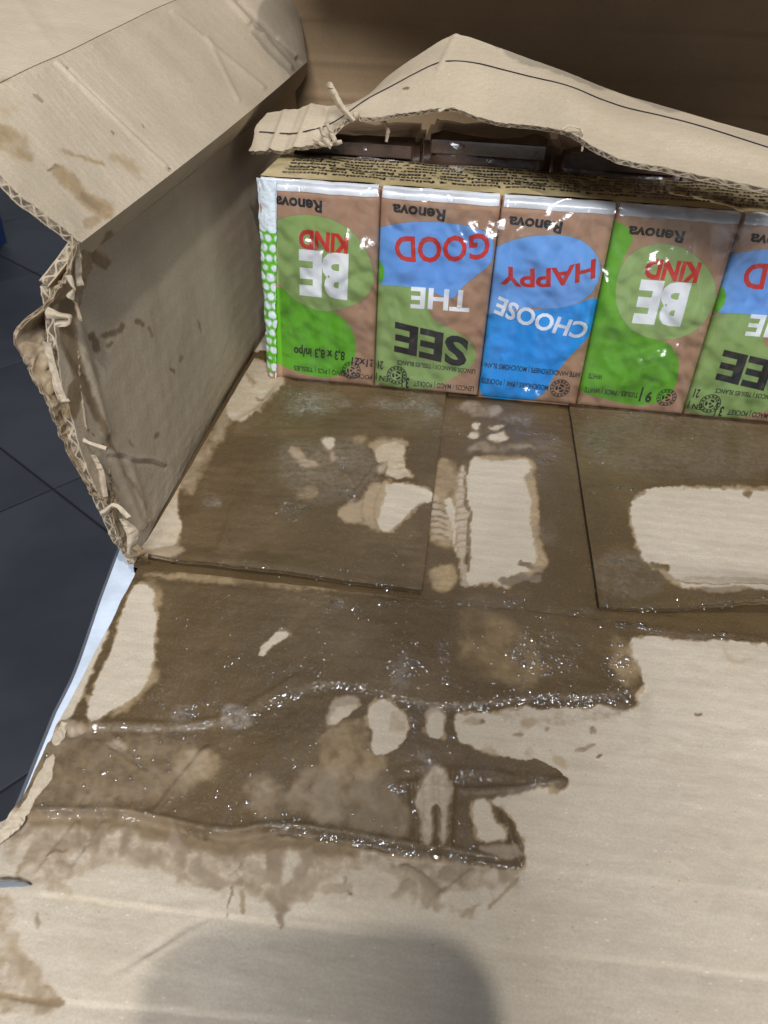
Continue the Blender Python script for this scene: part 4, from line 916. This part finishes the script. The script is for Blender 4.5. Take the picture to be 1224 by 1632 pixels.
def letter(name, i, body, start, end, hpx, mat, root, off=0.0, shear=0.0, arc=0.0, dx=0.0, cap=None, hard=None):
    """upside-down print from start (first letter) to end along its baseline, letters hpx photo pixels tall"""
    me = textmesh(body, off, shear); bm = bmesh.new(); bm.from_mesh(me); bpy.data.meshes.remove(me)
    (sx, sz), (ex, ez) = fz([start, end]); (mx, mz), (nx_, nz) = fz([((start[0]+end[0])/2, (start[1]+end[1])/2), ((start[0]+end[0])/2, (start[1]+end[1])/2+hpx)])
    H = abs(mz-nz); xs = [v.co.x for v in bm.verts]; x0, x1 = min(xs), max(xs)
    ys_ = [v.co.y for v in bm.verts]; capy = cap or max(ys_); Lw = math.hypot(ex-sx, ez-sz); ux, uz = (ex-sx)/Lw, (ez-sz)/Lw; vx, vz = -uz, ux
    sc = Lw/(x1-x0); mxl = .0016
    bmesh.ops.triangulate(bm, faces=bm.faces[:])
    for v in bm.verts: v.co.x = (v.co.x-x0)*sc; v.co.y = v.co.y/capy*H
    for _ in range(4):
        le = [ed for ed in bm.edges if ed.calc_length() > mxl]
        if not le: break
        bmesh.ops.subdivide_edges(bm, edges=le, cuts=1); bmesh.ops.triangulate(bm, faces=[f for f in bm.faces if len(f.verts) > 3])
    n = len(bm.verts); A = np.array([v.co[:] for v in bm.verts]); u = A[:, 0]; v_ = A[:, 1]+arc*4*(u/Lw)*(1-u/Lw)
    xx = sx+ux*u+vx*v_+dx; zz = sz+uz*u+vz*v_
    yy = YF-bulge(i, xx, zz)-.00022
    # print stays on its own pack
    for v, a, b_, c_ in zip(bm.verts, xx, yy, zz): v.co = (a, b_, c_)
    x0_, x1_ = PK[i]
    bmesh.ops.delete(bm, geom=[v for v in bm.verts if v.co.x < x0_+.0006 or v.co.x > x1_-.0006], context='VERTS')
    me = bpy.data.meshes.new(name); bm.to_mesh(me); bm.free(); me.materials.append(mat)
    o = bpy.data.objects.new(name, me); COL.objects.link(o); o.parent = root; o.matrix_parent_inverse = Matrix.Translation(-root.location)
    return o
def ring(name, i, c, rpx, root, dx=0.0):
    (cx_, cz) = fz([c])[0]; (ex, ez) = fz([(c[0]+rpx, c[1])])[0]; R = abs(ex-cx_); cx_ += dx
    V = []; Fq = []
    def ann(r0, r1, a0=0, a1=2*math.pi, n=28):
        o_ = len(V)
        for k in range(n+1):
            a = a0+(a1-a0)*k/n
            for r in (r0, r1): V.append((cx_+r*math.cos(a), cz+r*math.sin(a)))
        for k in range(n): Fq.append((o_+2*k, o_+2*k+1, o_+2*k+3, o_+2*k+2))
    ann(.93*R, R); ann(.60*R, .67*R)
    for k in range(14):
        a = k*2*math.pi/14; ann(.72*R, .88*R, a, a+.26, 2)
    for k in range(3):
        a = k*2*math.pi/3+.5; ann(.26*R, .46*R, a, a+1.2, 6)
    ann(.0, .14*R, n=8)
    V = np.array(V); yy = YF-bulge(i, V[:, 0], V[:, 1])-.00022
    k = (V[:, 0] > PK[i][0]+.0005) & (V[:, 0] < PK[i][1]-.0005); Fq = np.array([f for f in Fq if all(k[list(f)])])
    if not len(Fq): return
    o = mesh_obj(name, np.stack([V[:, 0], yy, V[:, 1]], 1), Fq, M_INK, root); o.matrix_parent_inverse = Matrix.Translation(-root.location)
LAB = ['brown and green tissue pack at the left end, white dots down its side',
       'brown tissue pack printed SEE THE GOOD, between the left end pack and the blue one',
       'mostly blue tissue pack printed CHOOSE HAPPY in the middle of the row',
       'brown and bright green tissue pack printed BE KIND, right of the blue pack',
       'brown tissue pack printed SEE THE GOOD, cut off by the right edge of the photo']
M_PSIDE = plain('pack_side_film', (.26, .15, .09), .3, coat=.5)
for i, ty in enumerate(TYPES):
    x0, x1 = PK[i]; root = thing('tissue_pack', LAB[i], 'tissue pack', ((x0+x1)/2, YF+.024, 0), 'tissue packs standing upside down in a row')
    TI = Matrix.Translation(-root.location)
    nx_, nz_ = 96, 176
    gx, gz = np.meshgrid(np.linspace(x0, x1, nx_), np.linspace(-.0012 if i == 2 else 0, ZT, nz_)); gx = gx.ravel(); gz = gz.ravel()
    V = np.stack([gx, YF-bulge(i, gx, gz), gz], 1); n = len(V)
    off = OFF5 if i == 4 else 0
    at = {}
    for k in ('b1', 'b2', 'b3'):
        if k in BL[ty]: at[k] = sdf(gx-off, gz, chaikin(fz(BL[ty][k]), 2))
        else: at[k] = np.full(n, 1.0)
    idx = np.arange(n).reshape(nz_, nx_); loop = np.concatenate([idx[0, :-1], idx[:-1, -1], idx[-1, :0:-1], idx[:0:-1, 0]])
    BK = V[loop].copy(); BK[:, 1] = YF+.0475; m_ = len(loop); j = np.arange(m_); jn = (j+1) % m_
    side = np.stack([loop[jn], loop[j], n+j, n+jn], 1)
    cb = n+m_; V2 = np.vstack([V, BK, [[(x0+x1)/2, YF+.0475, ZT/2]]]); cap = np.stack([n+jn, n+j, np.full(m_, cb)], 1)
    at = {k: np.concatenate([a, a[loop], [1.0]]) for k, a in at.items()}
    o = mesh_obj('wrapper', V2, [grid_faces(nz_, nx_), side, cap], PM[ty], root, True, at); o.matrix_parent_inverse = TI
    # white sealed seam along the top edge
    sx_ = np.linspace(x0+.0008, x1-.0008, 40); rows = []
    for zz, yo in ((ZT-.0034, -.0003), (ZT-.0018, -.0007), (ZT+.0004, .0002), (ZT+.0009, .004)):
        zr = zz+.0003*fbm(sx_*200, sx_*0+i, 3, 60)
        rows.append(np.stack([sx_, YF-bulge(i, sx_, np.full(40, min(zz, ZT-.001)))+yo, zr], 1))
    V = np.vstack(rows); o = mesh_obj('top_seam', V, grid_faces(4, 40), M_SEAM, root); o.matrix_parent_inverse = TI

def roots(): return [o for o in S.objects if o.name.startswith('tissue_pack')]
R5 = sorted(roots(), key=lambda o: o.location.x)
# brand name
for i, (a, b_, h_) in enumerate((((515, 319), (440, 310), 19), ((711, 333), (627, 323), 19), ((897, 352), (812, 343), 19), ((1091, 367), (1002, 358), 19), ((1283, 381), (1196, 370), 19))):
    letter('brand_lettering', i, 'Renova', a, b_, h_, M_INK, R5[i], off=.034, cap=.73)
def words(i, items, dx=0.0):
    for it in items: letter(it[0], i, *it[1:6], R5[i], dx=dx, **it[6])
SL = 'slogan_lettering'
words(0, [(SL, 'KIND', (557, 374), (478, 364), 29, M_RED, dict(off=.045)), (SL, 'BE', (557, 407), (478, 399), 69, M_WHITE, dict(off=.05)),
          ('small_print', '| 21x21', (606, 573), (562, 566), 12, M_INK, dict(off=.02)), ('small_print', '8,3 x 8,3 in/po', (551, 558), (470, 550), 14, M_INK, dict(off=.025, cap=.73)),
          ('small_print', 'POCKET | CINQ | PCS | TISSUES', (594, 595), (470, 579), 7, M_INK, dict(off=.01))])
ring('recycling_mark', 0, (561, 587), 15, R5[0])
good = [(SL, 'GOOD', (781, 369), (629, 374), 40, M_RED, dict(off=.024, arc=.0012)), (SL, 'THE', (751, 462), (656, 455), 33, M_WHITE, dict(off=.028)),
        (SL, 'SEE', (752, 540), (630, 512), 45, M_INK, dict(off=.035, shear=-.12)),
        ('small_print', 'LENCOS BRANCOS | TISSUES BLANCS', (758, 586), (634, 571), 7, M_INK, dict(off=.012)), ('small_print', '21 |', (612, 573), (597, 571), 13, M_INK, dict(off=.02)),
        ('small_print', '3 |', (653, 600), (641, 599), 16, M_INK, dict(off=.03)), ('small_print', 'LENCOS / MACO | POCKET', (756, 613), (660, 604), 8, M_INK, dict(off=.014)),
        ('small_print', 'EN |', (620, 597), (600, 594), 8, M_INK, dict(off=.014))]
words(1, good); ring('recycling_mark', 1, (633, 595), 16, R5[1])
words(4, good, OFF5); ring('recycling_mark', 4, (633, 595), 16, R5[4], OFF5-.0008)
words(2, [(SL, 'HAPPY', (949, 410), (796, 421), 30, M_RED, dict(off=.025, arc=.0030)), (SL, 'CHOOSE', (940, 512), (795, 470), 27, M_WHITE, dict(off=.028, arc=.0018)),
          ('small_print', 'WHITE HANDKERCHIEFS | MOUCHOIRS BLANCS', (932, 591), (766, 574), 8, M_INK, dict(off=.014)),
          ('small_print', 'MOUCHOIRS / PAK | POCKETS |', (874, 611), (764, 599), 8, M_INK, dict(off=.014))])
ring('recycling_mark', 2, (892, 615), 16, R5[2])
words(3, [(SL, 'KIND', (1117, 418), (1031, 411), 31, M_RED, dict(off=.045)), (SL, 'BE', (1100, 453), (1020, 447), 66, M_WHITE, dict(off=.05)),
          ('small_print', 'WHITE', (960, 594), (938, 592), 8, M_INK, dict(off=.014)), ('small_print', '9 |', (1040, 622), (1021, 620), 17, M_INK, dict(off=.03)),
          ('small_print', 'TISSUES / PACK | WHITE', (1017, 623), (932, 614), 8, M_INK, dict(off=.014))])
ring('recycling_mark', 3, (1061, 630), 16, R5[3])
# dotted sealing edge at the left end pack
M_DOTS, nt, b = newmat('white_dotted_green_film')
c = mixc(nt, maprange(nt, attr(nt, 'top'), .4, .6), (.10, .40, .015), (.30, .17, .10))
c = mixc(nt, maprange(nt, attr(nt, 'dot'), .15, -.15), c, (.62, .70, .76)); L(nt, c, b.inputs['Base Color']); b.inputs['Roughness'].default_value = .25; b.inputs['Coat Weight'].default_value = .6
L(nt, bumpn(nt, noise(nt, objco(nt), 260, 3), .6, .0012), b.inputs['Normal'])
nu, nv = 26, 420; uu, vv = np.meshgrid(np.linspace(0, 1, nu), np.linspace(0, 1, nv)); uu = uu.ravel(); vv = vv.ravel()
wd_ = .0100*(.5+.5*vv)+.0006*fbm(vv*30, vv*0, 3, 71)
x0 = PK[0][0]
xx = x0-.0004+uu*wd_; zz = vv*(ZT+.001); yy = YF-.0034+.0030*(1-uu)**3+.0005*fbm(uu*4, vv*26, 3, 72)
xx = xx+.0006*fbm(vv*18, uu*2, 3, 73)
row = np.floor(vv*21); fu = (uu*wd_/.0046+.5*(row % 2)) % 1; fv = (vv*21) % 1
dot = np.hypot((fu-.5)*1.0, (fv-.5)*1.05)-(.42+.30*fbm(row*1.7, np.floor(uu*wd_/.0046+.5*(row % 2))*2.3, 2, 74))
dot = np.where(vv > .80, -1.0, dot)                      # solid white shoulder at the top
o = mesh_obj('dotted_seam', np.stack([xx, yy, zz], 1), grid_faces(nv, nu), M_DOTS, R5[0], True, {'dot': dot, 'top': np.where(vv < .045, 1.0, 0.0)}); o.matrix_parent_inverse = Matrix.Translation(-R5[0].location)

# ---- clear multipack wrap with its cream text label
wrap = thing('plastic_wrap', 'clear crinkled plastic wrap around the row of tissue packs, cream text label on top', 'plastic wrap', (.035, YF+.02, .0))
WI = Matrix.Translation(-wrap.location)
nx_, ny_ = 220, 60
gx, gy = np.meshgrid(np.linspace(-.0985, .172, nx_), np.linspace(YF+.0025, YF+.0495, ny_)); gx = gx.ravel(); gy = gy.ravel()
def ztop(x, y): return ZT+.0013+.0007*fbm(x*55, y*55, 3, 80)-.0014*np.exp(-(np.minimum.reduce([np.abs(x-p[0]) for p in PK[1:]])/.0022)**2)*sstep(YF+.02, YF, y)
o = mesh_obj('label', np.stack([gx, gy, ztop(gx, gy)], 1), grid_faces(ny_, nx_), M_LABEL, wrap); o.matrix_parent_inverse = WI
LINES = ['Tissues 4 ply white - mouchoirs blancs 4 plis - lencos brancos 4 folhas - panuelos blancos', 'Keep in a dry place. Conserver au sec. Guardar em local seco. Conservar en lugar seco.', '9 TISSUES x 8 PACKS - 21 x 21 cm - 8,3 x 8,3 in - PURE CELLULOSE - 100% RECYCLED PAPER',
 'Do not flush in the toilet. Ne pas jeter dans les toilettes. Nao deitar na sanita. Recycle', 'Made from paper pulp. Fabrique avec de la pate a papier. Fabricado com pasta de papel', 'Soft and strong. Doux et resistants. Suaves e resistentes. Suaves y resistentes. Pack', 'Packaging film. Emballage plastique. Embalagem de plastico. Envase de plastico. Paper']
for r, body in enumerate(LINES):
    me = textmesh(body, .03 if r != 2 else .045); bm = bmesh.new(); bm.from_mesh(me); bpy.data.meshes.remove(me); bmesh.ops.triangulate(bm, faces=bm.faces[:])
    xm = max(v.co.x for v in bm.verts); xe = .166-(.010 if r % 3 == 1 else 0); xb = -.0905
    for v in bm.verts:
        x = xe-v.co.x/xm*(xe-xb); y = YF+.0135+r*.0056-v.co.y*.0046+.0006*math.sin(x*85+r*.6)+.0003*math.sin(x*310+r)
        v.co = (x, y, 0)
    A = np.array([v.co[:] for v in bm.verts]); zz = ztop(A[:, 0], A[:, 1])+.0003
    for v, q in zip(bm.verts, zz): v.co.z = q
    me = bpy.data.meshes.new('label_print'); bm.to_mesh(me); bm.free(); me.materials.append(M_INK)
    o = bpy.data.objects.new('label_print', me); COL.objects.link(o); o.parent = wrap; o.matrix_parent_inverse = WI
M_FILM = bpy.data.materials.new('clear_plastic_film'); M_FILM.use_nodes = True; nt = M_FILM.node_tree; nt.nodes.remove(nt.nodes['Principled BSDF'])
out_ = nt.nodes['Material Output']; tr = nt.nodes.new('ShaderNodeBsdfTransparent'); gl = nt.nodes.new('ShaderNodeBsdfGlossy'); gl.inputs['Roughness'].default_value = .15
df = nt.nodes.new('ShaderNodeBsdfDiffuse'); df.inputs[0].default_value = (.8, .82, .85, 1)
co = objco(nt); fr = nt.nodes.new('ShaderNodeFresnel'); fr.inputs[0].default_value = 1.45
vc = voro(nt, scaled(nt, co, (1, 1, .45)), 38, 'DISTANCE_TO_EDGE'); cr = maprange(nt, vc.outputs['Distance'], 0, .2)
hh = bumpn(nt, math_(nt, 'MULTIPLY_ADD', cr, .5, noise(nt, scaled(nt, co, (1, 1, .5)), 38, 2, .5)), 1.0, .009); hh = bumpn(nt, noise(nt, co, 200, 2, .5), .25, .0012, hh)
L(nt, hh, gl.inputs['Normal'])
mx_ = nt.nodes.new('ShaderNodeMixShader'); val(nt, mx_.inputs[0], math_(nt, 'MULTIPLY', fr.outputs[0], 1.7, clamp=True)); L(nt, tr.outputs[0], mx_.inputs[1]); L(nt, gl.outputs[0], mx_.inputs[2])
m2 = nt.nodes.new('ShaderNodeMixShader'); val(nt, m2.inputs[0], maprange(nt, noise(nt, co, 130, 4, .65), .55, .85, .0, .06)); L(nt, mx_.outputs[0], m2.inputs[1]); L(nt, df.outputs[0], m2.inputs[2]); L(nt, m2.outputs[0], out_.inputs[0])
nx_, nz_ = 260, 110
gx, gz = np.meshgrid(np.linspace(-.0905, .172, nx_), np.linspace(.0004, ZT+.0018, nz_)); gx = gx.ravel(); gz = gz.ravel()
yw = YF-.0036-.0009*fbm(gx*45, gz*30, 4, 90)-.0007*np.abs(fbm(gx*90+gz*60, gz*50-gx*40, 3, 91))+.0016*sstep(ZT-.004, ZT+.001, gz)
o = mesh_obj('clear_film', np.stack([gx, yw, gz], 1), grid_faces(nz_, nx_), M_FILM, wrap); o.matrix_parent_inverse = WI

# ---- darker packs lying behind in the shade under the torn strip
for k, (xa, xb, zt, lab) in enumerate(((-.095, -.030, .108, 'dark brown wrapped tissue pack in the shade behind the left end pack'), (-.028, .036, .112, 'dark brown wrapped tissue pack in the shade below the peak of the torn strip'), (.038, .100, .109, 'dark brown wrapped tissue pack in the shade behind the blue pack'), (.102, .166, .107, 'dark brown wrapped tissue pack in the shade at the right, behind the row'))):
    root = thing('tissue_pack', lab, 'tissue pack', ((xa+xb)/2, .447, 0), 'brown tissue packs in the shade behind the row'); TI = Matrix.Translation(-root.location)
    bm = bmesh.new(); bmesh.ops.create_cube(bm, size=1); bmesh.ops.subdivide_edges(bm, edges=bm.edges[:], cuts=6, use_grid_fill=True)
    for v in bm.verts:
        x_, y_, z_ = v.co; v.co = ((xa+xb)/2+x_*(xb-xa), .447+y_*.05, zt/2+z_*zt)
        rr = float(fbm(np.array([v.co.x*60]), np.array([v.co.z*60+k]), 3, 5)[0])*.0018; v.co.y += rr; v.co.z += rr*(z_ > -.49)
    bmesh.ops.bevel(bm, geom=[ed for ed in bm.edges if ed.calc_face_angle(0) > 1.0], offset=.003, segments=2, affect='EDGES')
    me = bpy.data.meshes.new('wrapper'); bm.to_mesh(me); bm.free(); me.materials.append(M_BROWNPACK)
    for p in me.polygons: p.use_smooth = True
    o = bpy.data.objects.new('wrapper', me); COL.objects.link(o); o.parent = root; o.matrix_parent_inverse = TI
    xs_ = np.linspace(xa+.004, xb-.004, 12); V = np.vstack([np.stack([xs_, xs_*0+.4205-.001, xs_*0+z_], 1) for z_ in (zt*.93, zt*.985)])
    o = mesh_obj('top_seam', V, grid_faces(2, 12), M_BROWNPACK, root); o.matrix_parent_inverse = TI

# ------------------------------------------------------------------ phone held above the box (its shadow falls on the panel)
M_PH = plain('dark_phone_glass', (.03, .03, .035), .3)
pw, phh, pr = .036, .075, .015; ol = []
for sx_, sy_, a0 in ((1, 1, 0), (-1, 1, 90), (-1, -1, 180), (1, -1, 270)):
    for q in range(9):
        a = math.radians(a0+q*90/8); ol.append((sx_*(pw-pr)+pr*math.cos(a), sy_*(phh-pr)+pr*math.sin(a)))
ol = np.array(ol); kk = len(ol); lay = [(.985, -.004), (1, -.0032), (1, .0032), (.985, .004)]
V = np.vstack([np.c_[ol*a, np.full(kk, z_)] for a, z_ in lay]+[np.array([[0, 0, -.004], [0, 0, .004]])]); ii = np.arange(kk); jj = (ii+1) % kk
o = mesh_obj('tmp_phone', V, [np.vstack([np.stack([ii+r*kk, jj+r*kk, jj+(r+1)*kk, ii+(r+1)*kk], 1) for r in range(3)]), np.stack([jj, ii, np.full(kk, 4*kk)], 1), np.stack([ii+3*kk, jj+3*kk, np.full(kk, 4*kk+1)], 1)], M_PH, None, False)
me = o.data; bpy.data.objects.remove(o); me.name = 'smartphone'
ph = bpy.data.objects.new('smartphone', me); COL.objects.link(ph)
ph.matrix_world = cam.matrix_world @ Matrix.Translation((.011, -.062, .0065))
tag(ph, 'dark phone held above the box, casting the rounded shadow on the panel', 'phone')
# a blue crate standing on the floor at the far left
M_BLUE = plain('dark_blue_plastic', (.008, .03, .11), .5)
cr = thing('storage_crate', 'dark blue plastic crate on the floor at the left edge', 'crate', (-1.86, 2.50, -.75)); CI = Matrix.Translation(-cr.location)
def boxm(bm, c, s):
    g = bmesh.ops.create_cube(bm, size=1)
    for v in g['verts']: v.co = Vector((c[0]+v.co.x*s[0], c[1]+v.co.y*s[1], c[2]+v.co.z*s[2]))
for nm, parts in (('fill_or_crate_side', [((0, -.15, .11), (.4, .012, .2)), ((0, .15, .11), (.4, .012, .2)), ((-.194, 0, .11), (.012, .288, .2)), ((.194, 0, .11), (.012, .288, .2)), ((0, 0, .012), (.376, .288, .012))]), ('rim', [((0, -.158, .215), (.43, .028, .018)), ((0, .158, .215), (.43, .028, .018)), ((-.202, 0, .215), (.026, .288, .018)), ((.202, 0, .215), (.026, .288, .018))])):
    bm = bmesh.new()
    for c_, s_ in parts: boxm(bm, c_, s_)
    me = bpy.data.meshes.new(nm); bm.to_mesh(me); bm.free(); me.materials.append(M_BLUE)
    o = bpy.data.objects.new(nm, me); COL.objects.link(o); o.parent = cr
S.cycles.max_bounces = 6; S.cycles.transparent_max_bounces = 12
S.cycles.use_denoising = True; S.cycles.denoising_input_passes = 'RGB_ALBEDO_NORMAL'
